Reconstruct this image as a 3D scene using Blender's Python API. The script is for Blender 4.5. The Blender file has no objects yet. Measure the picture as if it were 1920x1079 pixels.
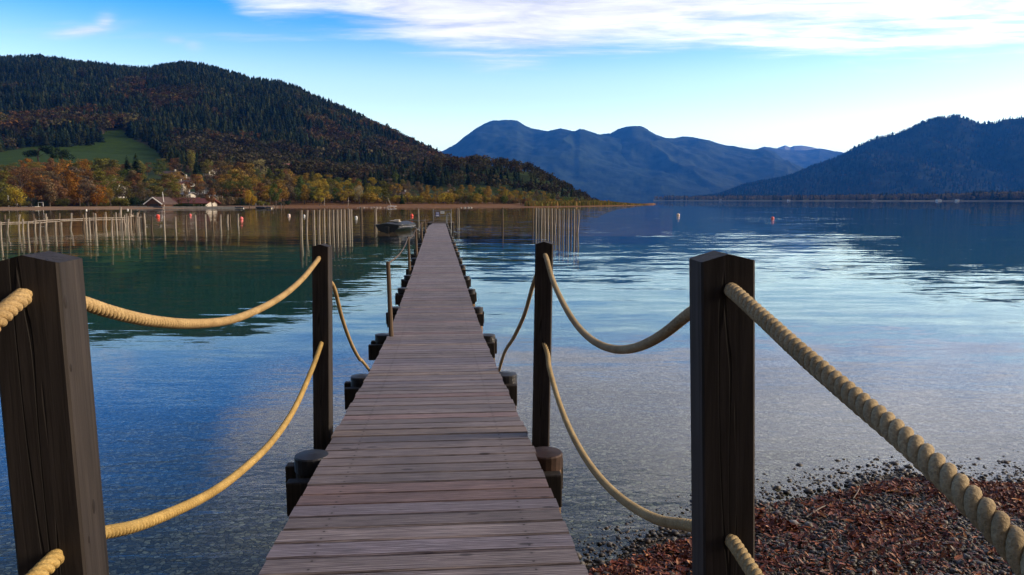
import bpy, math, random
import numpy as np
from mathutils import Vector, Matrix

# ------------------------------------------------------------------ camera
F, YH, CH = 1387.0, 376.0, 2.3          # focal length (px at 1920), horizon row, eye height above the lake
PITCH = math.atan((539.5 - YH) / F)
scn = bpy.context.scene
COL = scn.collection
cam_data = bpy.data.cameras.new('camera')
cam = bpy.data.objects.new('camera', cam_data)
COL.objects.link(cam)
cam.location = (0, 0, CH)
cam.rotation_euler = (math.pi / 2 - PITCH, 0, 0)
cam_data.sensor_width = 36
cam_data.lens = 36 * F / 1920
cam_data.clip_start = 0.05
cam_data.clip_end = 80000
scn.camera = cam

# ------------------------------------------------------------------ exposure / engine
scn.view_settings.view_transform = 'Standard'
scn.view_settings.look = 'None'
scn.view_settings.exposure = 1.0
scn.view_settings.gamma = 1.0
scn.view_settings.use_curve_mapping = False
scn.render.engine = 'CYCLES'
scn.cycles.use_denoising = True
scn.cycles.max_bounces = 6
scn.cycles.diffuse_bounces = 2
scn.cycles.glossy_bounces = 3
scn.cycles.transparent_max_bounces = 8
scn.cycles.transmission_bounces = 3
scn.cycles.volume_bounces = 0
scn.cycles.caustics_reflective = False
scn.cycles.caustics_refractive = False


def ray(px, py):
    a = (px - 960) / F
    b = -(py - 539.5) / F
    cp, sp = math.cos(PITCH), math.sin(PITCH)
    y = b * sp + cp
    return a / y, (b * cp - sp) / y        # world X/Y and Z/Y slopes


def P(px, py, Y):
    u, s = ray(px, py)
    return Vector((u * Y, Y, CH + s * Y))


def PZ(px, py, z=0.0):
    u, s = ray(px, py)
    Y = (z - CH) / s
    return Vector((u * Y, Y, z))


# ------------------------------------------------------------------ node helper
class NT:
    def __init__(s, tree):
        s.t = tree
        s.n = tree.nodes
        s.l = tree.links

    def add(s, kind, props=None, **ins):
        nd = s.n.new(kind)
        for k, v in (props or {}).items():
            setattr(nd, k, v)
        for k, v in ins.items():
            key = int(k[1:]) if k[0] == 'i' and k[1:].isdigit() else k.replace('_', ' ')
            s.put(nd.inputs[key], v)
        return nd

    def put(s, sock, v):
        if isinstance(v, bpy.types.NodeSocket):
            s.l.new(v, sock)
        elif isinstance(v, bpy.types.Node):
            s.l.new(v.outputs[0], sock)
        else:
            if isinstance(v, (tuple, list)) and len(v) == 3 and sock.type == 'RGBA':
                v = (*v, 1)
            sock.default_value = v

    def m(s, op, a, b=0.0, c=0.0, clamp=False):
        nd = s.n.new('ShaderNodeMath')
        nd.operation = op
        nd.use_clamp = clamp
        s.put(nd.inputs[0], a)
        s.put(nd.inputs[1], b)
        s.put(nd.inputs[2], c)
        return nd.outputs[0]

    def vm(s, op, a, b=(0, 0, 0), scale=None):
        nd = s.n.new('ShaderNodeVectorMath')
        nd.operation = op
        s.put(nd.inputs[0], a)
        s.put(nd.inputs[1], b)
        if scale is not None:
            s.put(nd.inputs['Scale'], scale)
        return nd.outputs[0]

    def ramp(s, fac, stops, interp='LINEAR'):
        nd = s.n.new('ShaderNodeValToRGB')
        cr = nd.color_ramp
        cr.interpolation = interp
        while len(cr.elements) < len(stops):
            cr.elements.new(0.5)
        for e, (pos, colr) in zip(cr.elements, stops):
            e.position = pos
            e.color = (*colr, 1) if len(colr) == 3 else colr
        s.put(nd.inputs[0], fac)
        return nd.outputs[0]

    def mix(s, fac, a, b, blend='MIX'):
        nd = s.n.new('ShaderNodeMix')
        nd.data_type = 'RGBA'
        nd.blend_type = blend
        s.put(nd.inputs[0], fac)
        s.put(nd.inputs[6], a)
        s.put(nd.inputs[7], b)
        return nd.outputs[2]

    def noise(s, vec, scale, detail=2.0, rough=0.5, distortion=0.0, color=False):
        nd = s.n.new('ShaderNodeTexNoise')
        s.put(nd.inputs['Vector'], vec)
        s.put(nd.inputs['Scale'], scale)
        s.put(nd.inputs['Detail'], detail)
        s.put(nd.inputs['Roughness'], rough)
        s.put(nd.inputs['Distortion'], distortion)
        return nd.outputs['Color' if color else 'Fac']

    def rng(s, v, a, b, c=0.0, d=1.0, smooth=True):
        nd = s.n.new('ShaderNodeMapRange')
        nd.interpolation_type = 'SMOOTHSTEP' if smooth else 'LINEAR'
        for k, x in zip(range(5), (v, a, b, c, d)):
            s.put(nd.inputs[k], x)
        return nd.outputs[0]


# ------------------------------------------------------------------ sky and sun
SUN_AZ, SUN_EL = math.radians(86), math.radians(17)     # to the right of the view axis, low
world = bpy.data.worlds.new('World')
scn.world = world
world.use_nodes = True
w = NT(world.node_tree)
w.n.clear()
sky = w.add('ShaderNodeTexSky', dict(sky_type='NISHITA', sun_disc=False, sun_elevation=SUN_EL,
                                     sun_rotation=SUN_AZ, altitude=700.0, air_density=1.0,
                                     dust_density=0.6, ozone_density=2.0))
tc = w.add('ShaderNodeTexCoord')
dirv = tc.outputs['Generated']
sep = w.add('ShaderNodeSeparateXYZ', i0=dirv)
dx, dy, dz = sep.outputs
el = w.m('ARCSINE', dz)
az = w.m('ARCTAN2', dx, dy)
edge_px = [(-200, -900), (60, -640), (250, -330), (370, -70), (430, 6), (500, 44), (640, 54), (760, 82), (850, 104), (960, 113), (1150, 100),
           (1400, 97), (1650, 94), (1920, 88), (2400, 80)]
fc = w.n.new('ShaderNodeFloatCurve')
w.put(fc.inputs[0], 1.0)
w.put(fc.inputs[1], w.rng(az, -0.9, 0.9, smooth=False))
crv = fc.mapping.curves[0]
pts = []
for px, py in edge_px:
    u, s = ray(px, py)
    pts.append(((math.atan(u) + 0.9) / 1.8, 2 * math.atan(s / math.hypot(1, u))))
pts = [(0.0, 0.9)] + pts + [(1.0, pts[-1][1])]
for i, (a, b) in enumerate(pts):
    if i < 2:
        crv.points[i].location = (a, b)
    else:
        crv.points.new(a, b)
fc.mapping.update()
edge = w.m('MULTIPLY', fc.outputs[0], 0.5)
zc = w.m('MAXIMUM', dz, 0.04)
plane = w.add('ShaderNodeCombineXYZ', i0=w.m('DIVIDE', dx, zc), i1=w.m('DIVIDE', dy, zc), i2=0.0)
mp = w.add('ShaderNodeMapping', Vector=plane, Rotation=(0, 0, math.radians(-24)), Scale=(0.55, 1.25, 1))
n1 = w.noise(mp, 0.9, 7, 0.6, 0.6)
n2 = w.noise(mp, 2.6, 6, 0.65, 0.4)
n3 = w.noise(plane, 0.32, 3, 0.5)
lift = w.m('ADD', el, w.m('MULTIPLY', w.m('SUBTRACT', n1, 0.5), w.rng(el, 0.22, 0.5, 0.125, 0.55)))
lift = w.m('ADD', lift, w.m('MULTIPLY', w.m('SUBTRACT', n2, 0.5), 0.05))
over = w.m('SUBTRACT', lift, edge)
mask = w.rng(over, -0.012, w.rng(el, 0.22, 0.5, 0.045, 0.16))
thin = w.rng(w.m('ADD', n1, w.m('MULTIPLY', n3, 0.6)), 0.55, 0.95)
high = w.rng(el, 0.28, 0.55)                     # overhead the deck breaks into patches
dens = w.m('MULTIPLY', mask, w.mix(high, (1, 1, 1), thin), clamp=True)
dens = w.m('MULTIPLY', dens, w.rng(n2, 0.2, 0.5, 0.84, 1.0))
# a few loose wisps low on the left
wv = w.add('ShaderNodeMapping', Vector=plane, Rotation=(0, 0, math.radians(35)), Scale=(0.5, 2.2, 1))
wn = w.noise(wv, 0.8, 6, 0.6, 0.3)
wl = w.m('MULTIPLY', w.rng(wn, 0.57, 0.76), w.rng(el, 0.14, 0.24, 0.0, 0.55))
dens = w.m('MAXIMUM', dens, wl)
for wx_, wy_, sa_, se_, tilt_, amp_ in ((160, 58, 0.032, 0.0055, 0.24, 0.75), (196, 44, 0.010, 0.010, 0.5, 0.6), (328, 75, 0.012, 0.004, 0.0, 0.35), (362, 86, 0.010, 0.006, 0.0, 0.3)):
    u0, s0 = ray(wx_, wy_)
    da = w.m('SUBTRACT', az, math.atan(u0))
    de = w.m('SUBTRACT', w.m('SUBTRACT', el, math.atan(s0 / math.hypot(1, u0))), w.m('MULTIPLY', da, tilt_))
    q_ = w.m('ADD', w.m('POWER', w.m('ABSOLUTE', w.m('DIVIDE', da, sa_)), 2.0), w.m('POWER', w.m('ABSOLUTE', w.m('DIVIDE', de, se_)), 2.0))
    g_ = w.m('MULTIPLY', w.m('EXPONENT', w.m('MULTIPLY', q_, -1.0)), w.rng(n2, 0.3, 0.62, 0.25, amp_))
    dens = w.m('MAXIMUM', dens, g_)
tintc = w.mix(w.rng(el, 0.12, 0.25), (2.75, 2.5, 2.05), (0.20, 1.08, 2.1))
tintc = w.mix(w.rng(el, 0.27, 0.42), tintc, (0.85, 0.98, 1.12))
tintc = w.mix(w.rng(el, 0.04, 0.14), (5.5, 4.9, 3.85), tintc)
skyc = w.mix(1.0, sky, tintc, 'MULTIPLY')
skyc = w.mix(1.0, skyc, w.mix(w.rng(dy, -0.16, 0.34), (0.05, 0.05, 0.055), (1, 1, 1)), 'MULTIPLY')   # sky behind the camera dimmed to darken the post fronts
upper = w.m('ADD', w.rng(az, 0.0, 0.45, 0.315, 0.46), w.m('MULTIPLY', w.m('SUBTRACT', n1, 0.5), 0.16))
dens = w.m('MULTIPLY', dens, w.rng(w.m('SUBTRACT', el, upper), -0.02, 0.06, 1.0, 0.30))      # the cloud bank has an upper edge too
cl = w.rng(w.m('ADD', n2, w.m('MULTIPLY', w.m('SUBTRACT', n1, 0.5), 0.7)), 0.3, 0.7, 5.4, 8.4)
cl = w.m('MULTIPLY', cl, w.rng(az, 0.0, 0.6, 1.0, 1.75))      # brighter on the side of the low sun
cloudc = w.add('ShaderNodeCombineColor', i0=cl, i1=w.m('MULTIPLY', cl, 0.965), i2=w.m('MULTIPLY', cl, 0.975))
col = w.mix(w.m('MULTIPLY', dens, 0.93), skyc, cloudc.outputs[0])
col = w.mix(1.0, col, w.mix(w.rng(el, 0.40, 0.95), (1, 1, 1), (0.50, 0.50, 0.54)), 'MULTIPLY')   # dimmer towards the zenith
bg = w.add('ShaderNodeBackground', Color=col, Strength=0.10)
w.l.new(bg.outputs[0], w.add('ShaderNodeOutputWorld').inputs[0])

sun_data = bpy.data.lights.new('sun', 'SUN')
sun = bpy.data.objects.new('sun', sun_data)
COL.objects.link(sun)
sun_data.energy = 3.4
sun_data.angle = math.radians(24)
sun_data.color = (1.0, 0.80, 0.56)
sd = Vector((math.sin(SUN_AZ) * math.cos(SUN_EL), math.cos(SUN_AZ) * math.cos(SUN_EL), math.sin(SUN_EL)))
sun.rotation_euler = sd.to_track_quat('Z', 'Y').to_euler()
sun.location = (60, 20, 40)


# ------------------------------------------------------------------ object helpers
def tag(o, label=None, cat=None, group=None, kind=None):
    if label:
        o['label'] = label
    if cat:
        o['category'] = cat
    if group:
        o['group'] = group
    if kind:
        o['kind'] = kind
    return o


def empty(name, loc, label, cat, group=None, rz=0.0):
    o = bpy.data.objects.new(name, None)
    o.empty_display_size = 0.2
    COL.objects.link(o)
    o.location = loc
    o.rotation_euler = (0, 0, rz)
    return tag(o, label, cat, group)


class MB:
    def __init__(s):
        s.v = []
        s.f = []

    def quadbox(s, pts):
        b = len(s.v)
        s.v += [tuple(p) for p in pts]
        s.f += [(b, b + 3, b + 2, b + 1), (b + 4, b + 5, b + 6, b + 7), (b, b + 1, b + 5, b + 4), (b + 1, b + 2, b + 6, b + 5),
                (b + 2, b + 3, b + 7, b + 6), (b + 3, b, b + 4, b + 7)]
        return s

    def box(s, c, size, rz=0.0, rx=0.0, ry=0.0):
        m = Matrix.Rotation(rz, 3, 'Z') @ Matrix.Rotation(ry, 3, 'Y') @ Matrix.Rotation(rx, 3, 'X')
        hx, hy, hz = size[0] / 2, size[1] / 2, size[2] / 2
        c = Vector(c)
        pts = [c + m @ Vector(q) for q in ((-hx, -hy, -hz), (hx, -hy, -hz), (hx, hy, -hz), (-hx, hy, -hz),
                                           (-hx, -hy, hz), (hx, -hy, hz), (hx, hy, hz), (-hx, hy, hz))]
        return s.quadbox(pts)

    def tube(s, pts, rad, n=8, cap=True):
        pts = [Vector(p) for p in pts]
        if not isinstance(rad, (list, tuple)):
            rad = [rad] * len(pts)
        b = len(s.v)
        ref = None
        for i, p in enumerate(pts):
            t = (pts[min(i + 1, len(pts) - 1)] - pts[max(i - 1, 0)]).normalized()
            if ref is None:
                ref = Vector((1, 0, 0)) if abs(t.x) < 0.8 else Vector((0, 1, 0))
            a = (ref - t * ref.dot(t)).normalized()
            ref = a
            c = t.cross(a)
            for k in range(n):
                q = 2 * math.pi * k / n
                s.v.append(tuple(p + (a * math.cos(q) + c * math.sin(q)) * rad[i]))
        for i in range(len(pts) - 1):
            for k in range(n):
                k2 = (k + 1) % n
                s.f.append((b + i * n + k, b + i * n + k2, b + (i + 1) * n + k2, b + (i + 1) * n + k))
        if cap:
            s.f.append(tuple(b + k for k in reversed(range(n))))
            e = b + (len(pts) - 1) * n
            s.f.append(tuple(e + k for k in range(n)))
        return s

    def lathe(s, c, prof, n=16):
        b = len(s.v)
        c = Vector(c)
        for r, z in prof:
            for k in range(n):
                q = 2 * math.pi * k / n
                s.v.append((c.x + r * math.cos(q), c.y + r * math.sin(q), c.z + z))
        for i in range(len(prof) - 1):
            for k in range(n):
                k2 = (k + 1) % n
                s.f.append((b + i * n + k, b + i * n + k2, b + (i + 1) * n + k2, b + (i + 1) * n + k))
        s.f.append(tuple(b + k for k in reversed(range(n))))
        e = b + (len(prof) - 1) * n
        s.f.append(tuple(e + k for k in range(n)))
        return s

    def face(s, pts):
        b = len(s.v)
        s.v += [tuple(p) for p in pts]
        s.f.append(tuple(range(b, b + len(pts))))
        return s

    def build(s, name, mat, parent=None, smooth=False, bevel=0.0):
        me = bpy.data.meshes.new(name)
        me.from_pydata(s.v, [], s.f)
        me.materials.append(mat)
        if smooth:
            me.polygons.foreach_set('use_smooth', [True] * len(me.polygons))
        me.update()
        o = bpy.data.objects.new(name, me)
        COL.objects.link(o)
        if parent is not None:
            o.parent = parent
        if bevel:
            bv = o.modifiers.new('bevel', 'BEVEL')
            bv.width = bevel
            bv.segments = 2
            bv.limit_method = 'ANGLE'
        return o


def np_mesh(name, V, Fc, mat, parent=None, tint=None, smooth=False, link=True):
    V = np.ascontiguousarray(V, dtype=np.float32)
    Fc = np.ascontiguousarray(Fc, dtype=np.int32)
    k = Fc.shape[1]
    me = bpy.data.meshes.new(name)
    me.vertices.add(len(V))
    me.vertices.foreach_set('co', V.ravel())
    me.loops.add(Fc.size)
    me.loops.foreach_set('vertex_index', Fc.ravel())
    me.polygons.add(len(Fc))
    me.polygons.foreach_set('loop_start', np.arange(0, Fc.size, k, dtype=np.int32))
    me.polygons.foreach_set('loop_total', np.full(len(Fc), k, dtype=np.int32))
    if smooth:
        me.polygons.foreach_set('use_smooth', np.ones(len(Fc), dtype=bool))
    me.update(calc_edges=True)
    if tint is not None:
        at = me.color_attributes.new('tint', 'FLOAT_COLOR', 'POINT')
        at.data.foreach_set('color', np.c_[tint, np.ones(len(tint))].astype(np.float32).ravel())
    me.materials.append(mat)
    if not link:
        return me
    o = bpy.data.objects.new(name, me)
    COL.objects.link(o)
    if parent is not None:
        o.parent = parent
    return o


def grid_mesh(name, X, Y, Z, mat, tint=None, smooth=True):
    n, m = X.shape
    V = np.stack([X, Y, Z], -1).reshape(-1, 3)
    i = np.arange(n * m).reshape(n, m)
    Fc = np.stack([i[:-1, :-1], i[:-1, 1:], i[1:, 1:], i[1:, :-1]], -1).reshape(-1, 4)
    return np_mesh(name, V, Fc, mat, tint=None if tint is None else tint.reshape(-1, 3), smooth=smooth)


# numpy value noise
def _hash(ix, iy, seed):
    h = (ix.astype(np.int64) * 374761393 + iy.astype(np.int64) * 668265263 + seed * 982451653) & 0xFFFFFFFF
    h = ((h ^ (h >> 13)) * 1274126177) & 0xFFFFFFFF
    return ((h ^ (h >> 16)) & 0xFFFF) / 65535.0


def vnoise(x, y, seed=0):
    ix, iy = np.floor(x), np.floor(y)
    fx, fy = x - ix, y - iy
    fx = fx * fx * (3 - 2 * fx)
    fy = fy * fy * (3 - 2 * fy)
    a, b = _hash(ix, iy, seed), _hash(ix + 1, iy, seed)
    c, d = _hash(ix, iy + 1, seed), _hash(ix + 1, iy + 1, seed)
    return (a + (b - a) * fx) * (1 - fy) + (c + (d - c) * fx) * fy


def fbm(x, y, seed=0, octv=4):
    x, y = np.asarray(x, float), np.asarray(y, float)
    s, a, t = 0, 1.0, 0
    for k in range(octv):
        s = s + a * vnoise(x, y, seed + k)
        t += a
        x, y, a = x * 2.03, y * 2.03, a * 0.5
    return s / t


def sstep(a, b, x):
    t = np.clip((np.asarray(x, float) - a) / (b - a), 0, 1)
    return t * t * (3 - 2 * t)


# ------------------------------------------------------------------ materials
def new_mat(name):
    m = bpy.data.materials.new(name)
    m.use_nodes = True
    t = NT(m.node_tree)
    t.n.clear()
    out = t.add('ShaderNodeOutputMaterial')
    return m, t, out


def principled(t, out, color, rough=0.7, bump=None, bump_d=0.002, metal=0.0, spec=0.4, bump_s=1.0):
    p = t.add('ShaderNodeBsdfPrincipled', Base_Color=color, Roughness=rough, Metallic=metal)
    t.put(p.inputs['Specular IOR Level'], spec)
    if bump is not None:
        b = t.add('ShaderNodeBump', Height=bump, Distance=bump_d, Strength=bump_s)
        t.l.new(b.outputs[0], p.inputs['Normal'])
    t.l.new(p.outputs[0], out.inputs[0])
    return p


def simple(name, color, rough=0.7, var=0.25, scale=3.0, metal=0.0, spec=0.4):
    m, t, out = new_mat(name)
    co = t.add('ShaderNodeTexCoord').outputs['Object']
    n = t.noise(co, scale, 4, 0.6)
    lo = tuple(c * (1 - var) for c in color)
    hi = tuple(min(1, c * (1 + var)) for c in color)
    principled(t, out, t.ramp(n, [(0.3, lo), (0.7, hi)]), rough, metal=metal, spec=spec)
    return m


def wood(name, dark, light, axis=2, grain=60.0, rough=0.75, depth=0.0012, cracks=False):
    m, t, out = new_mat(name)
    co = t.add('ShaderNodeTexCoord').outputs['Object']
    sc = [grain, grain, grain]
    sc[axis] = grain * 0.045
    mp = t.add('ShaderNodeMapping', Vector=co, Scale=tuple(sc))
    g = t.noise(mp, 1.0, 5, 0.62, 0.5)
    big = t.noise(co, 2.2, 3, 0.6)
    c = t.ramp(g, [(0.28, dark), (0.5, tuple((a + b) / 2 for a, b in zip(dark, light))), (0.72, light)])
    c = t.mix(0.65, c, t.ramp(big, [(0.3, (0.55, 0.55, 0.55)), (0.7, (1.15, 1.1, 1.05))]), 'MULTIPLY')
    if cracks:
        sc2 = [26.0, 26.0, 26.0]
        sc2[axis] = 0.9
        cn = t.noise(t.add('ShaderNodeMapping', Vector=co, Scale=tuple(sc2)), 1.0, 2, 0.5, 0.3)
        ck = t.rng(t.m('ABSOLUTE', t.m('SUBTRACT', cn, 0.62)), 0.006, 0.016, 1.0, 0.0)
        c = t.mix(t.m('MULTIPLY', ck, 0.85), c, (0.006, 0.004, 0.003))
        g = t.m('SUBTRACT', g, t.m('MULTIPLY', ck, 2.0))
    principled(t, out, c, rough, g, depth, spec=0.25)
    return m


M = {}
M['post'] = wood('post wood', (0.015, 0.0115, 0.010), (0.054, 0.0445, 0.040), cracks=True)
M['dark_wood'] = wood('tarred wood', (0.012, 0.010, 0.009), (0.05, 0.040, 0.034))
M['pile'] = wood('pile wood', (0.07, 0.042, 0.024), (0.26, 0.17, 0.10), grain=40)
M['pale_pole'] = wood('weathered pole', (0.14, 0.115, 0.095), (0.46, 0.40, 0.34), grain=25)
M['brown_pole'] = wood('brown pole', (0.05, 0.035, 0.025), (0.18, 0.13, 0.09), grain=25)
M['zinc'] = simple('zinc cap', (0.030, 0.030, 0.034), 0.5, 0.4, 12, metal=0.4)
M['copper'] = simple('rusty cap', (0.045, 0.023, 0.016), 0.65, 0.45, 14, metal=0.3)
M['steel'] = simple('dull steel', (0.22, 0.22, 0.22), 0.5, 0.2, 6, metal=0.6)
M['white'] = simple('white paint', (0.78, 0.77, 0.74), 0.6, 0.08, 1.0)
M['wall'] = simple('render wall', (0.50, 0.47, 0.41), 0.85, 0.08, 0.4)
M['woodwall'] = simple('timber wall', (0.10, 0.05, 0.028), 0.85, 0.3, 1.0)
M['redroof'] = simple('red tile roof', (0.13, 0.035, 0.024), 0.85, 0.3, 0.8)
M['pinkroof'] = simple('pale red roof', (0.26, 0.11, 0.08), 0.85, 0.2, 0.5)
M['brownroof'] = simple('brown roof', (0.075, 0.045, 0.035), 0.85, 0.3, 0.8)
M['greyroof'] = simple('grey roof', (0.16, 0.16, 0.17), 0.8, 0.25, 0.8)
M['orangeroof'] = simple('orange tile roof', (0.24, 0.08, 0.03), 0.85, 0.25, 0.8)
M['glass'] = simple('window glass', (0.03, 0.035, 0.04), 0.15, 0.2, 1)
M['tarp'] = simple('grey cover', (0.028, 0.030, 0.033), 0.6, 0.4, 2.5)
M['hull'] = simple('dark hull', (0.022, 0.022, 0.026), 0.4, 0.3, 2)
M['red_buoy'] = simple('red buoy plastic', (0.70, 0.075, 0.045), 0.45, 0.15, 3)
M['pink_buoy'] = simple('pink buoy plastic', (0.78, 0.16, 0.15), 0.45, 0.15, 3)
M['pale_buoy'] = simple('pale buoy plastic', (0.80, 0.62, 0.55), 0.45, 0.15, 3)
M['blue'] = simple('blue sign', (0.03, 0.08, 0.40), 0.5, 0.1, 3)
M['stone'] = simple('pale stone', (0.42, 0.38, 0.32), 0.9, 0.3, 2)


def rope_mat():
    m, t, out = new_mat('hemp rope')
    oi = t.add('ShaderNodeObjectInfo')
    co = t.add('ShaderNodeTexCoord').outputs['Object']
    n = t.noise(co, 260, 3, 0.7)
    big = t.noise(co, 9, 3, 0.6)
    c = t.mix(1.0, oi.outputs['Color'], t.ramp(n, [(0.25, (0.5, 0.47, 0.42)), (0.75, (1.25, 1.22, 1.15))]), 'MULTIPLY')
    c = t.mix(1.0, c, t.ramp(big, [(0.3, (0.75, 0.72, 0.68)), (0.7, (1.1, 1.1, 1.1))]), 'MULTIPLY')
    principled(t, out, c, 0.85, n, 0.0016, spec=0.15)
    return m


M['rope'] = rope_mat()


def deck_mat():
    m, t, out = new_mat('grey decking')
    uv = t.add('ShaderNodeUVMap', dict(uv_map='plank')).outputs[0]
    tint = t.add('ShaderNodeAttribute', dict(attribute_name='tint')).outputs['Color']
    gm = t.add('ShaderNodeMapping', Vector=uv, Scale=(3.2, 75, 1))
    g = t.noise(gm, 1.0, 6, 0.66, 1.3)
    fm = t.add('ShaderNodeMapping', Vector=uv, Scale=(14, 420, 1))
    fine = t.noise(fm, 1.0, 3, 0.6, 0.2)
    rings = t.add('ShaderNodeTexWave', dict(wave_type='BANDS', bands_direction='Y'), Vector=t.add('ShaderNodeMapping', Vector=uv, Scale=(1.6, 22, 1)).outputs[0],
                  Scale=1.0, Distortion=7.0, Detail=3.0, Detail_Scale=1.4)
    grain = t.m('ADD', t.m('MULTIPLY', g, 0.55), t.m('ADD', t.m('MULTIPLY', rings.outputs['Fac'], 0.16), t.m('MULTIPLY', fine, 0.3)))
    c = t.ramp(grain, [(0.32, (0.016, 0.011, 0.010)), (0.45, (0.136, 0.111, 0.110)), (0.58, (0.258, 0.221, 0.218)), (0.76, (0.50, 0.455, 0.445))])
    c = t.mix(1.0, c, tint, 'MULTIPLY')
    # knots
    kv = t.add('ShaderNodeTexVoronoi', Vector=t.add('ShaderNodeMapping', Vector=uv, Scale=(2.6, 7.0, 1)).outputs[0], Scale=1.0)
    kn = t.rng(kv.outputs['Distance'], 0.05, 0.11, 1.0, 0.0)
    c = t.mix(t.m('MULTIPLY', kn, 0.8), c, (0.03, 0.02, 0.02))
    lo_ = t.add('ShaderNodeSeparateXYZ', i0=t.add('ShaderNodeUVMap', dict(uv_map='local')).outputs[0])
    sx_u = t.m('SUBTRACT', t.m('ABSOLUTE', lo_.outputs[0]), 0.42)
    sv = t.m('SUBTRACT', t.m('ABSOLUTE', lo_.outputs[1]), 0.036)
    dist = t.m('SQRT', t.m('ADD', t.m('MULTIPLY', sx_u, sx_u), t.m('MULTIPLY', sv, sv)))
    c = t.mix(t.rng(dist, 0.0045, 0.0065, 0.9, 0.0), c, (0.02, 0.018, 0.018))      # screw heads
    c = t.mix(t.rng(dist, 0.006, 0.02, 0.22, 0.0), c, (0.05, 0.035, 0.03))         # rust stain round them
    blot = t.noise(t.add('ShaderNodeTexCoord').outputs['Object'], 1.6, 4, 0.6)
    c = t.mix(0.8, c, t.ramp(blot, [(0.3, (0.72, 0.70, 0.72)), (0.7, (1.18, 1.12, 1.12))]), 'MULTIPLY')
    principled(t, out, c, t.rng(grain, 0.3, 0.7, 0.5, 0.8), grain, 0.004, spec=0.3)
    return m


M['deck'] = deck_mat()


def foliage_mat(name, use_obj):
    m, t, out = new_mat(name)
    tint = t.add('ShaderNodeAttribute', dict(attribute_name='tint')).outputs['Color']
    if use_obj:
        oi = t.add('ShaderNodeObjectInfo')
        c = t.mix(1.0, tint, oi.outputs['Color'], 'MULTIPLY')
    else:
        c = tint
    d = t.add('ShaderNodeBsdfDiffuse', Color=c)
    tr = t.add('ShaderNodeBsdfTranslucent', Color=c)
    mx = t.add('ShaderNodeMixShader', Fac=0.25, i1=d, i2=tr)
    t.l.new(mx.outputs[0], out.inputs[0])
    return m


M['leaf'] = foliage_mat('tree foliage', True)
M['forest'] = foliage_mat('forest foliage', False)
M['bark'] = simple('bark', (0.075, 0.055, 0.04), 0.9, 0.4, 2)


def tint_ground(name, scale, var, rough=0.95, bump=0.0):
    m, t, out = new_mat(name)
    tint = t.add('ShaderNodeAttribute', dict(attribute_name='tint')).outputs['Color']
    co = t.add('ShaderNodeTexCoord').outputs['Object']
    n = t.noise(co, scale, 9, 0.72)
    c = t.mix(1.0, tint, t.ramp(n, [(0.3, (1 - var,) * 3), (0.7, (1 + var,) * 3)]), 'MULTIPLY')
    principled(t, out, c, rough, n if bump else None, bump, spec=0.05)
    return m


M['land'] = tint_ground('lakeside ground', 0.15, 0.35)
M['mountain'] = tint_ground('mountain ground', 0.006, 0.75)


def bed_mat():
    m, t, out = new_mat('lake bed pebbles')
    co = t.add('ShaderNodeTexCoord').outputs['Object']
    wob = t.vm('ADD', co, t.vm('SCALE', t.noise(co, 6, 2, 0.5, color=True), scale=0.05))
    v1 = t.add('ShaderNodeTexVoronoi', dict(feature='F1'), Vector=wob, Scale=26.0, Randomness=1.0)
    v2 = t.add('ShaderNodeTexVoronoi', dict(feature='DISTANCE_TO_EDGE'), Vector=wob, Scale=26.0, Randomness=1.0)
    cellc = t.ramp(t.m('FRACT', t.m('MULTIPLY', t.add('ShaderNodeSeparateColor', i0=v1.outputs['Color']).outputs[0], 7.3)),
                   [(0.0, (0.03, 0.026, 0.021)), (0.35, (0.11, 0.096, 0.082)), (0.7, (0.165, 0.145, 0.125)), (1.0, (0.32, 0.29, 0.255))])
    gap = t.rng(v2.outputs['Distance'], 0.0, 0.13)
    c = t.mix(gap, (0.025, 0.021, 0.017), cellc)
    bigc = t.noise(co, 0.5, 4, 0.6)
    c = t.mix(1.0, c, t.ramp(bigc, [(0.3, (0.7, 0.68, 0.62)), (0.7, (1.15, 1.12, 1.05))]), 'MULTIPLY')
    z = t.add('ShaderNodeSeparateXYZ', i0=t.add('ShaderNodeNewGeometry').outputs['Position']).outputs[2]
    # deeper down the colour turns green, standing in for light scattered in the water
    deep_tint = t.rng(t.m('ADD', z, t.m('MULTIPLY', t.m('SUBTRACT', t.noise(co, 0.35, 4, 0.6), 0.5), 0.5)), -0.45, -1.3)
    c = t.mix(deep_tint, c, (0.008, 0.085, 0.046))
    principled(t, out, c, 0.9, gap, 0.012, spec=0.1)
    return m


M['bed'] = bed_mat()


def gravel_mat():
    m, t, out = new_mat('wet gravel')
    tint = t.add('ShaderNodeAttribute', dict(attribute_name='tint')).outputs['Color']
    co = t.add('ShaderNodeTexCoord').outputs['Object']
    n = t.noise(co, 130, 4, 0.65)
    c = t.mix(1.0, tint, t.ramp(n, [(0.3, (0.7,) * 3), (0.7, (1.3,) * 3)]), 'MULTIPLY')
    principled(t, out, c, 0.55, n, 0.0015, spec=0.4)
    return m


M['gravel'] = gravel_mat()


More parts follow.
